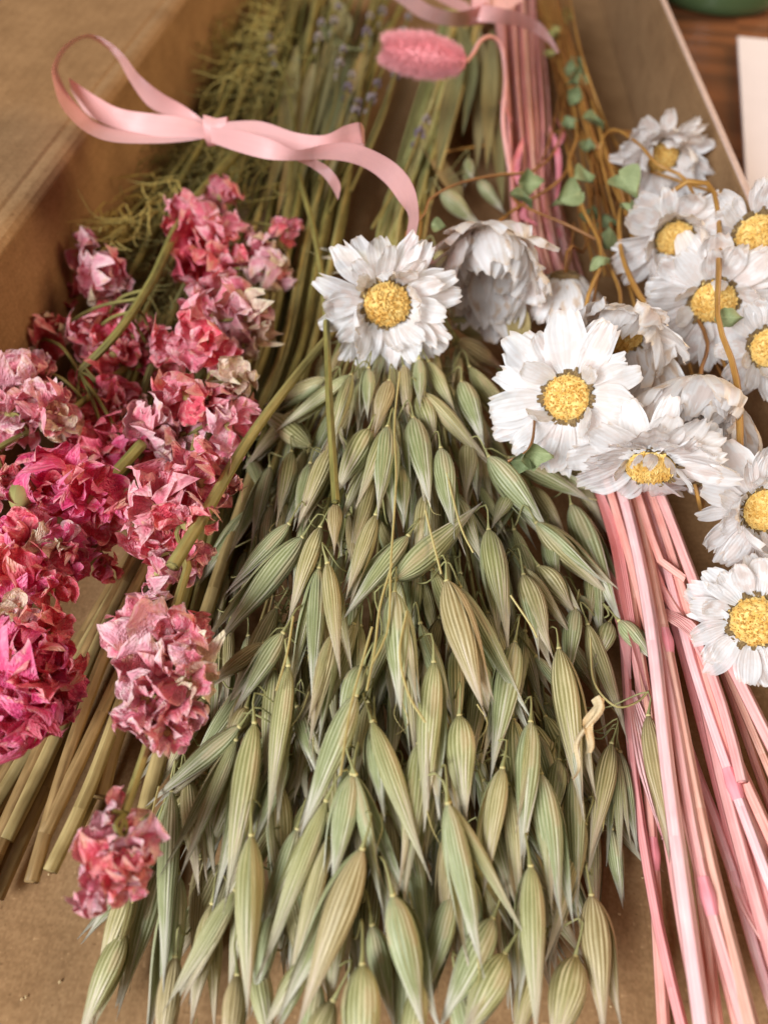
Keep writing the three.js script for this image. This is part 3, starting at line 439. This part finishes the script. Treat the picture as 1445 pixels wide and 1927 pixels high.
larkspur('mauve pink larkspur spray cut off by the left edge of the photo', [[300,640,0.016],[120,780,0.032],[20,830,0.036],[-60,880,0.036]], 0.0014, [
  [35,720,0.038,70,[3,2,3],10],[85,760,0.040,66,[3,2],9],[20,780,0.038,66,[2,3],9],[110,800,0.036,44,[3,4],8],[70,700,0.036,44,[2,3],7],[-5,730,0.036,50,[3,2],7],[8,890,0.034,46,[1,2],7],[-10,930,0.034,46,[1,2],7]], 0);
{
  single('green_bud', 'round green bud beside the coral blossom at the left edge', 'bud', tube(path([[52, 905, 0.036], [42, 930, 0.037], [30, 965, 0.036]]), t => 0.0005 + 0.0028 * Math.sin(Math.PI * clamp(t, 0.02, 0.98)), 12, 9), M.bud);
  single('cut_stalk', 'short cut olive stem between the magenta and rose larkspur', 'stem', tube(path([[268, 835, 0.036], [205, 905, 0.036]]), 0.0016, 8, 8), M.greenStem[0]);
  single('cut_stalk', 'cut olive stem end below the hot magenta blossoms', 'stem', tube(path([[300, 880, 0.022], [150, 1072, 0.024]]), 0.0018, 10, 8), M.greenStem[1]);
}

// ------------------------------------------------------------------ pink dyed stems
const DAISY_DROP = 0;
const PINKGRP = 'pink dyed stems of the right bunch';
const extraPink = [];
for (let i = 0; i < 6; i++) { const f = i / 5, h = 0.004 + (i * 7 % 5) * 0.0032; extraPink.push([[[942 + f * 60, -20, h], [975 + f * 62, 320, h], [1045 + f * 70 + rr(-8, 8), 600, h], [1150 + f * 92 + rr(-10, 10), 940, h], [1190 + f * 165 + rr(-14, 14), 1280, h + 0.002], [1215 + f * 290 + rr(-20, 20), 1640, h + 0.002], [1250 + f * 400, 1960, h]], rr(1.5, 2.0), i * 3 % 5, i % 2 ? [rr(0.62, 0.95)] : [rr(0.5, 0.6), rr(0.8, 0.97)]]); }
const PST = [ // points, radius mm, material, nodes (t)
  [[[960,-20,.016],[985,300,.018],[1040,560,.018],[1160,890,.020],[1215,1120,.022],[1262,1500,.022],[1325,1960,.020]],2.4,2,[]],
  [[[975,-20,.014],[1000,300,.014],[1060,560,.016],[1182,900,.016],[1240,1150,.018],[1330,1600,.018],[1420,1960,.018]],2.2,3,[.86]],
  [[[985,-20,.018],[1012,300,.020],[1080,600,.020],[1235,915,.022],[1325,1143,.022],[1400,1300,.020],[1500,1500,.018]],2.2,1,[.66]],
  [[[950,-20,.014],[990,320,.012],[1070,600,.012],[1218,910,.016],[1290,1130,.016],[1372,1400,.016],[1470,1620,.015]],2.1,0,[]],
  [[[990,-20,.012],[1020,320,.012],[1080,600,.014],[1190,900,.018],[1260,1080,.018],[1287,1088,.018]],1.8,0,[]],
  [[[940,-20,.010],[975,320,.010],[1040,600,.008],[1150,1000,.006],[1195,1480,.008],[1240,1750,.008],[1290,1960,.008]],1.7,4,[.72]],
  [[[1000,-20,.008],[1030,350,.008],[1090,650,.008],[1200,980,.010],[1290,1180,.012],[1362,1480,.013],[1440,1760,.013],[1500,1960,.012]],2.2,1,[.70]],
  [[[930,-20,.010],[965,320,.012],[1040,620,.012],[1150,930,.012],[1225,1200,.014],[1300,1560,.014],[1372,1850,.014],[1400,1960,.014]],2.2,0,[.88]],
  [[[965,-20,.006],[995,320,.006],[1060,650,.006],[1170,960,.006],[1260,1330,.008],[1325,1700,.010],[1332,1800,.011],[1350,1960,.011]],2.1,3,[.90]],
  [[[1005,-20,.014],[1035,320,.014],[1110,650,.012],[1210,930,.012],[1235,1090,.014],[1320,1225,.017],[1365,1350,.018],[1396,1472,.018]],1.9,1,[]],
  [[[955,-20,.004],[985,320,.005],[1055,650,.005],[1180,1000,.005],[1290,1400,.006],[1365,1600,.009],[1440,1850,.010],[1480,1960,.010]],2.0,2,[.74]],
  [[[980,-20,.006],[1010,350,.006],[1090,700,.006],[1220,1010,.006],[1330,1300,.008],[1440,1600,.009],[1520,1800,.009]],1.9,0,[]],
  [[[935,-20,.016],[968,300,.018],[1030,560,.014],[1140,900,.010],[1195,1230,.010],[1245,1500,.012],[1300,1820,.014],[1330,1960,.014]],2.0,1,[.93]],
  [[[1010,-20,.010],[1040,330,.010],[1120,650,.010],[1250,1000,.012],[1370,1270,.012],[1460,1480,.012]],1.5,3,[]],
  ...extraPink,
];
PST.forEach(([pts, r, m, nodes], i) => {
  const w = path(pts), t = thing('dyed_stalk', ({ 0: 'widest and palest pink dyed stem, lying right of the oats', 2: 'pink dyed stem with a swollen joint touching the lowest daisy', 4: 'short pink dyed stem with a cut end above the oat on the stems', 5: 'thin pink dyed stem nearest the oats, lying apart on the cardboard', 9: 'pink dyed stem broken off with a ragged end right of the bunch' })[i] || 'salmon pink dyed grass stem in the bunch right of the oats', 'stem', w[w.length - 1].clone().setY(0), PINKGRP), R = r * 0.00069;
  part(t, 'stalk', tube(w, q => R * (1 - 0.2 * (1 - q)) * (1 + 0.02 * Math.sin(q * 60 + i)), 60, 10), M.pinkStem[m]);
  const cv = new THREE.CatmullRomCurve3(w, false, 'centripetal');
  for (const q of nodes) { const c = cv.getPointAt(q), d = cv.getTangentAt(q), g = tube([c.clone().addScaledVector(d, -0.0035), c.clone().addScaledVector(d, -0.0012), c.clone().addScaledVector(d, 0.0012), c.clone().addScaledVector(d, 0.0035)], s => R * (1.02 + 0.28 * Math.pow(Math.sin(Math.PI * s), 2)), 12, 12, 1, false); part(t, 'node', g, M.pinkNode); }
});
// thin far strands and dyed leaves
for (let i = 0; i < 22; i++) { const x = 934 + i * 3.9, k = i % 5; single('pink_strand', 'thin salmon pink dyed strand in the far part of the pink bunch', 'stem', tube(path([[x - 6, -20, 0.012 + k * 0.003], [x + 12 + rr(-8, 8), 220, 0.016 + k * 0.003], [x + 34 + rr(-14, 14), 430, 0.014 + k * 0.002], [x + 70 + rr(-14, 14), 560, 0.010 + k * 0.002]]), rr(0.0006, 0.001), 20, 6), M.pinkStem[[0, 4, 3][i % 3]], 'thin pink strands of the far bunch'); }
[[[[1105,880,.012],[1150,1000,.012],[1190,1200,.016],[1222,1330,.016]],.005],[[[1185,1300,.012],[1215,1420,.014],[1245,1580,.012]],.007],[[[1120,1000,.008],[1160,1120,.010],[1185,1280,.010]],.005],[[[1225,1140,.012],[1300,1190,.020],[1328,1250,.018]],.004],[[[1375,1560,.008],[1420,1700,.012],[1470,1840,.012]],.008]].forEach(([p, w], i) =>
  single('dyed_leaf', 'flat bright pink dyed leaf sheath among the pink stems', 'leaf', blade(path(p), w, 0.5, i, 0.05), M.pinkStem[[4, 2, 4, 1, 1][i]], 'dyed leaf sheaths of the pink bunch'));
[[[940,190],[962,225],[975,240]],[[1045,225],[1058,250],[1040,290]],[[985,260],[970,320],[990,380]],[[1035,240],[1050,300],[1045,400]],[[990,380],[985,410],[1010,425]]].forEach((l, i) =>
  single('pink_floret', 'small hot pink dyed floret on the far pink stems', 'floret', blade(path(l.map(([x, y]) => [x, y, 0.030])), 0.0032, 0.8, i, 0.05), M.hotPinkStem, 'dyed florets on the pink stems'));

// ------------------------------------------------------------------ white everlasting daisies
function dPetal(kind, k) {                                          // z: outwards, y: towards the flower's face; unit length
  const [e0, e1] = [[0.15, 0.25], [0.7, 1.35], [1.0, 2.5], [-0.35, -0.7], [0.75, 1.75]][kind], wid = rr(0.40, 0.56), s = k * 5.3 + kind, cup = rr(0.1, 0.35), w0 = rr(-0.25, 0.25), crk = kind === 0 ? 0.05 : 0.06;
  const ex = e0 + rr(-0.25, 0.3), e2 = e1 + rr(-0.55, 0.6), sp = [[0, 0]]; let y = 0, z = 0; for (let i = 1; i <= 24; i++) { const a = lerp(ex, e2, i / 24); y += Math.sin(a) / 24; z += Math.cos(a) / 24; sp.push([y, z]); }
  return sheet(8, 12, (u, v) => {
    const x = (u - 0.5) * 2, rag = (noise(u * 7, s, 1) - 0.35) * 0.22 * sstep(0.7, 1, v) + 0.10 * x * x * sstep(0.5, 1, v), vv = clamp(v - rag, 0, 1), f = vv * 24, i = Math.min(23, Math.floor(f)), q = f - i;
    const py = lerp(sp[i][0], sp[i + 1][0], q), pz = lerp(sp[i][1], sp[i + 1][1], q), w = wid * 0.5 * (0.30 + 0.70 * Math.sin(Math.PI * (0.05 + 0.76 * Math.pow(v, 0.9))));
    const ridge = 0.018 * Math.cos(x * Math.PI * 2.5) * (0.3 + v), cr = (noise(u * 2.5 + s, v * 4, s) - 0.5) * crk * 2 * v;
    const a = lerp(ex, e2, vv), off = cup * x * x * w + ridge + cr; return V(x * w * (1 - 0.1 * cup) + w0 * 0.25 * v * v, py + off * Math.cos(a), pz - off * Math.sin(a));
  });
}
const dPetals = [0, 1, 2, 3, 4].map(kind => Array.from({ length: 7 }, (_, k) => dPetal(kind, k)));
const discGeo = (() => {
  const gs = [], base = new THREE.SphereGeometry(1, 20, 8, 0, 6.2832, 0, 1.45); base.scale(0.96, 0.42, 0.96); gs.push(base.toNonIndexed());
  for (let i = 0; i < 260; i++) { const r = Math.min(1, Math.sqrt((i + 0.5) / 260) + rr(-0.03, 0.03)), a = i * 2.39996 + rr(-0.25, 0.25), g = new THREE.ConeGeometry(rr(0.035, 0.08), rr(0.1, 0.3), 5, 1); g.rotateX(rr(-0.5, 0.5)); g.rotateZ(rr(-0.5, 0.5)); g.translate(Math.cos(a) * r * 0.98, 0.42 * Math.sqrt(Math.max(0, 1 - r * r)) + 0.05, Math.sin(a) * r * 0.98); const u = g.attributes.uv; for (let j = 0; j < u.count; j++) u.setXY(j, 0.5 + Math.cos(a) * r * 0.5 + rr(-0.02, 0.02), 0.5 + Math.sin(a) * r * 0.5); gs.push(g.toNonIndexed()); }
  const g = mergeGeometries(gs.map(x => { x.deleteAttribute('normal'); return x; })); g.computeVertexNormals(); return g;
})();
const ringGeo = (() => { const gs = []; for (let i = 0; i < 40; i++) { const l = rr(0.04, 0.38), g = sheet(2, 3, (u, v) => V((u - 0.5) * 0.26 * (1 - v * 0.6), 0.16 + 0.1 * v + 0.05 * Math.sin(i * 7), 0.8 + v * l)); g.rotateY(i / 40 * 6.283 + rr(-0.1, 0.1)); gs.push(g); } const b = new THREE.CylinderGeometry(1.05, 0.7, 0.3, 24, 1); gs.push(b); return mergeGeometries(gs); })();
const BUNDLE = [[1100,260],[1060,120],[1010,-40]];
// disc centre, height, flower radius px, disc radius px, tilt (deg) and its image direction (deg, 0 right, 90 down), rows [kind, count, length share], paper tone, stem via points
const DAISIES = [
  ['open white daisy with yellow centre lying alone on top of the oats', 728,576,.052,126,50,20,90, [[0,17,1],[1,9,.72],[0,12,.9]], [0,0,1], [[790,440,.03],[800,300,.02]]],
  ['wide open white daisy leaning over the right edge of the oats', 1063,748,.052,142,50,16,180, [[0,16,1],[0,11,.92],[1,4,.62]], [0,0,0,1], [[1110,600,.04],[1130,470,.035]]],
  ['half closed white daisy with tan base between the pink stems and the oats', 922,478,.046,150,50,40,98, [[4,20,1],[1,18,1],[4,8,.6]], [1,0,2], [[960,400,.04],[1060,330,.03]]],
  ['faded beige daisy seen from the side behind the half closed one', 1062,530,.036,100,30,104,95, [[1,18,1],[1,14,.9]], [2,2,1], [[1100,470,.03],[1110,380,.03]]],
  ['cupped white daisy drooping above the crumpled one', 1165,632,.050,150,50,33,92, [[4,20,1],[1,16,.95],[4,6,.5]], [1,0,2], [[1165,545,.045],[1125,450,.035]]],
  ['closed bell shaped daisy with creamy tissue petals above the pink stems', 1312,745,.048,140,42,44,98, [[4,20,1.05],[4,14,.9],[2,5,.7]], [2,1,2], [[1330,640,.045],[1250,500,.04]]],
  ['crumpled white daisy with its yellow centre facing down over the pink stems', 1222,888,.048,146,52,52,95, [[0,22,1],[0,18,.85],[3,14,.85],[1,9,.42]], [0,0,1], [[1240,800,.04],[1190,560,.03]], -.05],
  ['small blurred white daisy leaning on the right cardboard wall', 1247,298,.046,84,32,30,80, [[1,16,1.1],[0,16,1.05],[1,8,.8]], [1,0,1], [[1190,250,.04],[1140,250,.03]]],
  ['white daisy behind the tall amber stem loop', 1270,452,.048,104,38,34,70, [[0,15,1],[1,12,.9]], [0,1], [[1200,400,.045],[1170,330,.035]]],
  ['white daisy with a green leaf lying across its yellow centre', 1343,572,.050,124,46,24,88, [[0,16,1],[0,12,.92],[1,6,.6]], [0,0,1], [[1290,480,.045],[1190,380,.035]]],
  ['large centred daisy at the right edge above the wall', 1428,446,.062,92,46,14,20, [[0,17,1],[0,14,.85]], [0,0,1], [[1400,380,.05],[1290,345,.045]]],
  ['white daisy half cut by the right edge, below the large centred one', 1452,655,.050,92,42,20,10, [[0,16,1],[0,12,.9],[1,6,.7]], [0,0,1], [[1410,560,.045],[1320,440,.04]]],
  ['upright petalled daisy at the right edge above the lowest daisy', 1442,962,.044,132,46,30,20, [[0,15,1],[1,12,.95],[0,10,.8]], [0,1,0], [[1400,800,.04],[1300,560,.035]]],
  ['lowest white daisy at the right edge beside the pink stems', 1424,1172,.036,116,54,16,60, [[0,17,1],[0,12,.9],[3,8,.95]], [0,0,1], [[1440,1050,.03],[1400,800,.03]]],
  ['pale underside of a daisy peeping out below the crumpled daisy', 1305,900,.034,82,24,112,260, [[0,15,1],[0,12,.9]], [1,2,1], [[1330,820,.03],[1250,560,.03]]],
];
const camRight = V(1, 0, 0), camDown = V(0, -Math.cos(PITCH), Math.sin(PITCH));
DAISIES.forEach(([label, x, y, h, rp, dp, tilt, dir, rows, tones, via, gap], di) => {
  const c = P(x, y, h), s = mPerPx(c), R = rp * s, D = dp * s, toC = V(0, CAM_H, 0).sub(c).normalize(), tl = tilt * Math.PI / 180, dr = dir * Math.PI / 180;
  const idr = camRight.clone().multiplyScalar(Math.cos(dr)).addScaledVector(camDown, Math.sin(dr)); idr.addScaledVector(toC, -idr.dot(toC)).normalize();
  const n = toC.clone().multiplyScalar(Math.cos(tl)).addScaledVector(idr, Math.sin(tl)).normalize(), q = new THREE.Quaternion().setFromUnitVectors(Y, n).multiply(qAxis(Y, rr(0, 6)));
  const bs = c.clone().addScaledVector(n, -D * 0.5), t = thing('daisy', label, 'flower', bs, 'white everlasting daisies');
  const dm = part(t, 'flower_centre', discGeo, M.disc, c.clone().addScaledVector(n, -D * 0.25)); dm.quaternion.copy(q); dm.scale.set(D * 0.9, D * rr(0.7, 1.1), D * 0.9);
  const rm = part(t, 'bract_ring', ringGeo, M.ring, c.clone().addScaledVector(n, -D * 0.42)); rm.quaternion.copy(q); rm.scale.set(D * 1.02, D, D * 1.02);
  rows.forEach(([kind, cnt, len], ri) => {
    for (let i = 0; i < cnt; i++) {
      if (rnd() < 0.05) continue;
      const a = (i + 0.5 * ri) / cnt * 6.2832 + rr(-0.12, 0.12), L = Math.max(R - D * 0.55, R * 0.5) * len * rr(0.86, 1.1) * (kind === 2 || kind === 4 ? 1.25 : kind === 1 ? 1.15 : 1);
      const out = V(0, 0, 1).applyQuaternion(q.clone().multiply(qAxis(Y, a))), fr = out.dot(idr); if (gap && kind !== 3 && fr > gap) continue;
      const qp = q.clone().multiply(qAxis(Y, a)).multiply(qAxis(X, rr(-0.18, 0.14) - ri * 0.08)).multiply(qAxis(Z, rr(-0.35, 0.35)));
      const m = part(t, 'petal', pick(dPetals[kind]), M.white[pick(tones)], c.clone().add(V(0, -D * (0.36 - 0.07 * ri), D * (0.97 - 0.04 * ri)).applyQuaternion(q.clone().multiply(qAxis(Y, a)))));
      m.quaternion.copy(qp); m.scale.set(L * rr(0.85, 1.25), L, L);
    }
  });
  // wiry stem from behind the flower to the bundle
  const j = di * 5 % 9, pts = [bs.clone(), bs.clone().addScaledVector(n, -0.008), ...path(via), ...path(BUNDLE.map(([bx, by], k) => [bx + (j - 4) * 7, by + (k < 2 ? (j - 4) * 6 : 0), 0.018 + j * 0.0022]))];
  pts[1].y = Math.max(pts[1].y, 0.004);
  part(t, 'stem', tube(pts, 0.00062, 48, 6), M.amber[di % 2]);
});
// free wiry stems with little leaves
function leafGeo(L, k) { return sheet(6, 8, (u, v) => { const x = (u - 0.5) * 2, w = 0.42 * L * Math.pow(Math.sin(Math.PI * clamp(0.04 + Math.pow(v, 0.8) * 0.95, 0, 1)), 1.15) * (0.8 + 0.5 * noise(v * 5, k)); return V(x * w, L * (0.3 * x * x * (k % 2 ? 1 : -0.6) + 0.3 * Math.sin(v * 3 + k) + 0.3 * (noise(u * 3, v * 3, k) - 0.5)), v * L); }); }
const leafGeos = [0, 1, 2, 3].map(k => leafGeo(1, k));
function wire(label, pts, r, leaves, m) {
  const w = path(pts), t = thing('wiry_stalk', label, 'stem', w[w.length - 1].clone().setY(0), 'amber wiry stems'); part(t, 'stem', tube(w, q => r * 0.66 * (1 + 0.12 * Math.sin(q * 40)), 50, 7), M.amber[m]);
  for (const [x, y, h, L, a, k] of leaves) { const p = P(x, y, h), d = V(Math.cos(a), 0.15, Math.sin(a)).normalize(), lf = part(t, 'leaf', pick(leafGeos), M.leaf[k], p); lf.quaternion.copy(basisQuat(d, V(0.2, 0.7, 0.55).normalize())); lf.scale.setScalar(L * 0.66); lf.rotateZ(rr(-0.8, 0.8)); }
}
wire('amber wiry stem arching left over the far oats with two green leaves', [[762,470,.046],[768,430,.05],[798,410,.05],[800,385,.052],[850,350,.052],[930,330,.05],[1000,322,.046],[1060,230,.03],[1040,60,.02]], 0.0008, [[975,345,.047,.014,0.1,1],[960,385,.044,.012,0.2,0],[815,425,.05,.007,0.4,1]], 1);
wire('amber wiry stem looping high in front of the right daisies', [[1392,850,.052],[1390,760,.056],[1380,690,.058],[1352,610,.062],[1352,500,.064],[1350,400,.064],[1330,345,.064],[1290,342,.062],[1245,375,.056],[1210,390,.05],[1160,330,.03],[1060,120,.02]], 0.0012, [[1190,405,.048,.017,-1.2,1],[1215,400,.05,.015,0.3,1],[1175,410,.046,.014,1.0,0],[1345,598,.058,.011,0.2,1]], 0);
wire('amber wiry stem falling between the beige daisy and the cupped daisy', [[1100,592,.04],[1108,550,.044],[1130,500,.046],[1128,460,.046],[1095,390,.044],[1070,310,.040],[1085,250,.034],[1050,60,.02]], 0.001, [[1110,500,.046,.010,-0.2,1],[1080,375,.042,.015,2.6,1],[1075,350,.042,.014,-0.3,1]], 0);
wire('amber wiry stem running down beside the daisy with the leaf', [[1240,600,.044],[1205,560,.044],[1170,480,.046],[1165,410,.046],[1170,380,.044],[1140,290,.038],[1110,180,.03],[1060,40,.02]], 0.0013, [[1170,350,.05,.017,1.3,1],[1140,440,.034,.012,1.4,0]], 0);
wire('thin amber stem crossing from the pink stems to the daisies', [[1120,450,.042],[1060,420,.044],[1000,395,.044],[965,372,.042],[1020,300,.034],[1060,150,.024]], 0.0007, [], 1);
wire('amber wiry stem bent over the small blurred daisy', [[1345,430,.05],[1310,375,.052],[1280,330,.054],[1240,312,.056],[1200,270,.054],[1150,245,.048],[1130,270,.04],[1140,340,.034],[1160,420,.026]], 0.0009, [], 0);
wire('dark amber stem beside the oats with a green leaf under the wide open daisy', [[955,868,.045],[990,852,.047],[1010,700,.04],[1060,560,.034],[1080,420,.03]], 0.0006, [[980,860,.049,.012,0.1,1],[965,866,.046,.009,0.6,0]], 1);
wire('leafy amber stem at the far end of the daisy bunch', [[1150,430,.03],[1120,300,.03],[1090,200,.03],[1060,110,.03],[1030,-20,.02]], 0.001, [[1060,130,.034,.014,0.4,0],[1075,120,.034,.015,1.2,0],[1085,150,.034,.014,2.2,0],[1070,180,.034,.013,0.8,0],[1095,240,.034,.014,0.2,0],[1080,230,.032,.012,2.6,0],[1100,270,.034,.012,1.5,0],[1110,400,.03,.013,1.8,0],[1120,420,.028,.013,0.3,0],[1040,60,.03,.014,1.6,2],[1055,30,.03,.013,0.6,2],[1045,100,.03,.011,2.8,2]], 1);
for (let i = 0; i < 11; i++) single('wiry_strand', 'curly amber strand in the tangle left of the cardboard wall', 'stem', tube(path([[1010 + i * 6, -10, 0.014 + i * 0.002], [1040 + i * 6 + rr(-14, 14), 130, 0.02 + i * 0.002], [1070 + i * 8 + rr(-25, 25), 230, 0.026], [1075 + i * 9 + rr(-30, 30), 320, 0.028], [1105 + i * 8 + rr(-30, 30), 420, 0.026], [1120 + i * 9, 520, 0.02]]), rr(0.0004, 0.0007), 36, 6), M.amber[i % 2], 'tangled amber strands');

// ------------------------------------------------------------------ ribbons and bunny tail
function ribbon(st, n = 46) {        // stations: [x1, y1, h1, x2, y2, h2] edge pairs; returns a thin strip
  const c1 = new THREE.CatmullRomCurve3(st.map(s => P(s[0], s[1], s[2])), false, 'centripetal'), c2 = new THREE.CatmullRomCurve3(st.map(s => P(s[3], s[4], s[5])), false, 'centripetal');
  const g = sheet(6, n, (u, v) => { const a = c1.getPoint(v), b = c2.getPoint(v); return a.lerp(b, u); });
  const uvs = g.attributes.uv; for (let i = 0; i < uvs.count; i++) uvs.setY(i, uvs.getY(i) * c1.getLength() * 20);
  return g;
}
{
  const k0 = P(408, 248, .066);
  const t = thing('satin_bow', 'long pale pink satin ribbon bow stretched over the far stems by the left wall', 'ribbon', k0.clone().setY(0.03));
  part(t, 'loop', ribbon([[392,232,.066,396,262,.064],[345,198,.068,338,228,.062],[305,175,.07,280,200,.058],[262,140,.074,243,150,.056],[235,105,.078,222,112,.058],[208,80,.08,198,88,.060],[165,64,.08,162,72,.060],[122,85,.078,130,90,.058],[99,125,.074,110,125,.054],[102,160,.072,118,155,.052],[122,210,.072,142,192,.052],[160,247,.07,178,228,.05],[205,266,.07,220,242,.05],[290,270,.068,290,248,.054],[350,266,.068,350,246,.058],[396,258,.066,396,244,.062]].map(([a, b, h, c, d, k], i) => { const f = Math.sin(Math.PI * i / 15) * 0.007; return [a, b, h + f, c, d, Math.max(k, h - 0.0085) + f]; }), 90), M.ribbon);
  part(t, 'tail', ribbon([[396,240,.068,396,262,.067],[350,222,.07,345,262,.066],[300,215,.071,280,255,.066],[230,205,.072,215,240,.066],[180,180,.072,165,215,.066],[130,146,.073,134,170,.068]]), M.ribbon);
  part(t, 'loop', ribbon([[396,234,.07,398,262,.068],[440,228,.073,440,262,.07],[490,228,.074,500,268,.07],[560,250,.074,560,285,.07],[610,254,.075,615,285,.07],[650,236,.08,655,272,.072],[675,230,.082,682,270,.074],[684,238,.078,684,272,.070],[675,250,.068,678,285,.060],[610,262,.062,610,290,.056],[520,262,.060,520,290,.055],[400,240,.064,400,262,.062]], 70), M.ribbon);
  part(t, 'tail', ribbon([[398,240,.071,398,268,.069],[450,245,.075,445,285,.071],[510,262,.077,505,300,.072],[560,282,.078,560,302,.073],[610,272,.080,600,300,.074],[655,268,.082,650,304,.075],[705,284,.082,690,318,.074],[750,312,.08,725,345,.072],[780,355,.078,750,378,.070],[788,410,.074,768,405,.066],[783,450,.068,765,440,.060],[800,470,.062,762,480,.054],[818,494,.056,772,506,.05]], 70), M.ribbon);
  part(t, 'tail', ribbon([[560,286,.074,552,300,.070],[595,300,.074,580,312,.068],[622,318,.072,606,330,.066],[640,345,.068,622,350,.062],[638,372,.062,636,376,.056]]), M.ribbon);
  const kg = sheet(8, 10, (u, v) => { const a = v * 6.2832, c = P(lerp(388, 432, u), lerp(246, 250, u), .068), d = V(0, Math.cos(a) * 0.0048 * (0.9 + 0.4 * Math.abs(u - 0.5)), Math.sin(a) * 0.0038); return c.add(d); });
  part(t, 'knot', kg, M.ribbon);
  const t2 = thing('satin_bow', 'pink satin ribbon bow at the top edge over the pink stems', 'ribbon', P(905, 20, .06).setY(0.03));
  part(t2, 'loop', ribbon([[735,-30,.07,720,-20,.06],[775,-12,.07,755,8,.06],[815,12,.07,800,38,.06],[855,22,.07,850,50,.06],[895,14,.07,895,46,.06],[930,-6,.07,935,30,.064],[980,-30,.07,985,0,.066]], 50), M.ribbon);
  part(t2, 'tail', ribbon([[905,8,.07,898,40,.064],[940,14,.072,935,44,.064],[985,26,.07,975,50,.062],[1020,46,.066,1008,64,.058],[1042,78,.06,1034,84,.054],[1052,98,.054,1046,100,.05]]), M.ribbon);
  part(t2, 'tail', ribbon([[880,6,.066,890,30,.062],[860,-4,.066,858,18,.06],[820,-24,.066,815,-4,.06],[780,-50,.066,775,-30,.06]]), M.ribbon);
  const kg2 = sheet(8, 10, (u, v) => { const a = v * 6.2832, c = P(lerp(886, 918, u), lerp(20, 16, u), .066); return c.add(V(0, Math.cos(a) * 0.006, Math.sin(a) * 0.0046)); });
  part(t2, 'knot', kg2, M.ribbon);

  const a = P(724, 92, .070), b = P(876, 118, .066), ax = b.clone().sub(a), L = ax.length(), dir = ax.clone().normalize(), R = 0.0076;
  const bt = thing('bunny_tail', 'fluffy pink bunny tail grass head below the upper bow', 'grass head', a.clone().lerp(b, 0.5).setY(0.03));
  const sideA = V(0, 1, 0).addScaledVector(dir, -dir.y).normalize(), sideB = V(0, 0, 0).crossVectors(dir, sideA), rad = q => R * Math.pow(Math.sin(Math.PI * clamp(0.06 + q * 0.9, 0, 1)), 0.55) * (1.04 - 0.12 * Math.abs(q - 0.6));
  const pinkFluff = mat({ map: stripes([240, 136, 144], [250, 180, 180], 10, 71), roughness: 1, sheen: 0.8, sheenColor: new THREE.Color(1, 0.7, 0.72) });
  const head = part(bt, 'seed_head', tube(Array.from({ length: 8 }, (_, i) => a.clone().lerp(b, i / 7)), q => rad(q) * 0.8, 26, 16), pinkFluff);
  const gs = []; for (let i = 0; i < 9000; i++) { const q = Math.pow(rnd(), 0.9), an = rr(0, 6.2832), nn = sideA.clone().multiplyScalar(Math.cos(an)).addScaledVector(sideB, Math.sin(an)), r0 = rad(q) * 0.7, p0 = a.clone().lerp(b, q).addScaledVector(nn, r0), l = rr(0.003, 0.0052), dd = nn.clone().multiplyScalar(rr(0.45, 0.8)).addScaledVector(dir, rr(-0.9, -0.4)).add(V(rr(-0.2, 0.2), rr(-0.2, 0.2), rr(-0.2, 0.2))).normalize(), p1 = p0.clone().addScaledVector(dd, l), s = V(0, 0, 0).crossVectors(dd, nn).normalize().multiplyScalar(0.00005), s2 = V(0, 0, 0).crossVectors(dd, s).normalize().multiplyScalar(0.00011);
    const vs = [p0.clone().add(s), p0.clone().addScaledVector(s, -0.5).add(s2), p0.clone().addScaledVector(s, -0.5).sub(s2)]; for (let k = 0; k < 3; k++) for (const v of [vs[k], vs[(k + 1) % 3], p1]) gs.push(v.x, v.y, v.z); }
  const hg = new THREE.BufferGeometry(); hg.setAttribute('position', new THREE.Float32BufferAttribute(gs, 3)); hg.computeVertexNormals();
  const hairs = part(bt, 'fluff', hg, mat({ color: 0xf8b2b4, roughness: 0.9, transmission: 0.2 })); hairs.userData.kind = 'stuff';
  part(bt, 'stem', tube([b, ...path([[890,100,.066],[905,76,.066],[925,70,.064],[942,85,.06],[950,140,.05],[946,230,.04],[960,330,.03]])], 0.0009, 36, 7), M.pinkStem[1]);
}

// crumbs of chaff on the cardboard
{
  const gs = []; for (let i = 0; i < 44; i++) { const p = i % 2 ? P(rr(1080, 1445), rr(1500, 1920), 0.0005) : P(rr(0, 420), rr(1560, 1920), 0.0005), g = new THREE.TetrahedronGeometry(rr(0.00015, 0.00055)); g.scale(1, 0.4, rr(0.6, 2)); g.rotateY(rr(0, 6)); g.translate(p.x, p.y, p.z); gs.push(g); }
  const o = single('chaff_crumbs', 'tiny pale crumbs of chaff scattered on the cardboard floor', 'crumbs', mergeGeometries(gs), mat({ color: 0xc9ae80, roughness: 0.9 })); o.userData.kind = 'stuff';
}

renderer.render(scene, camera);
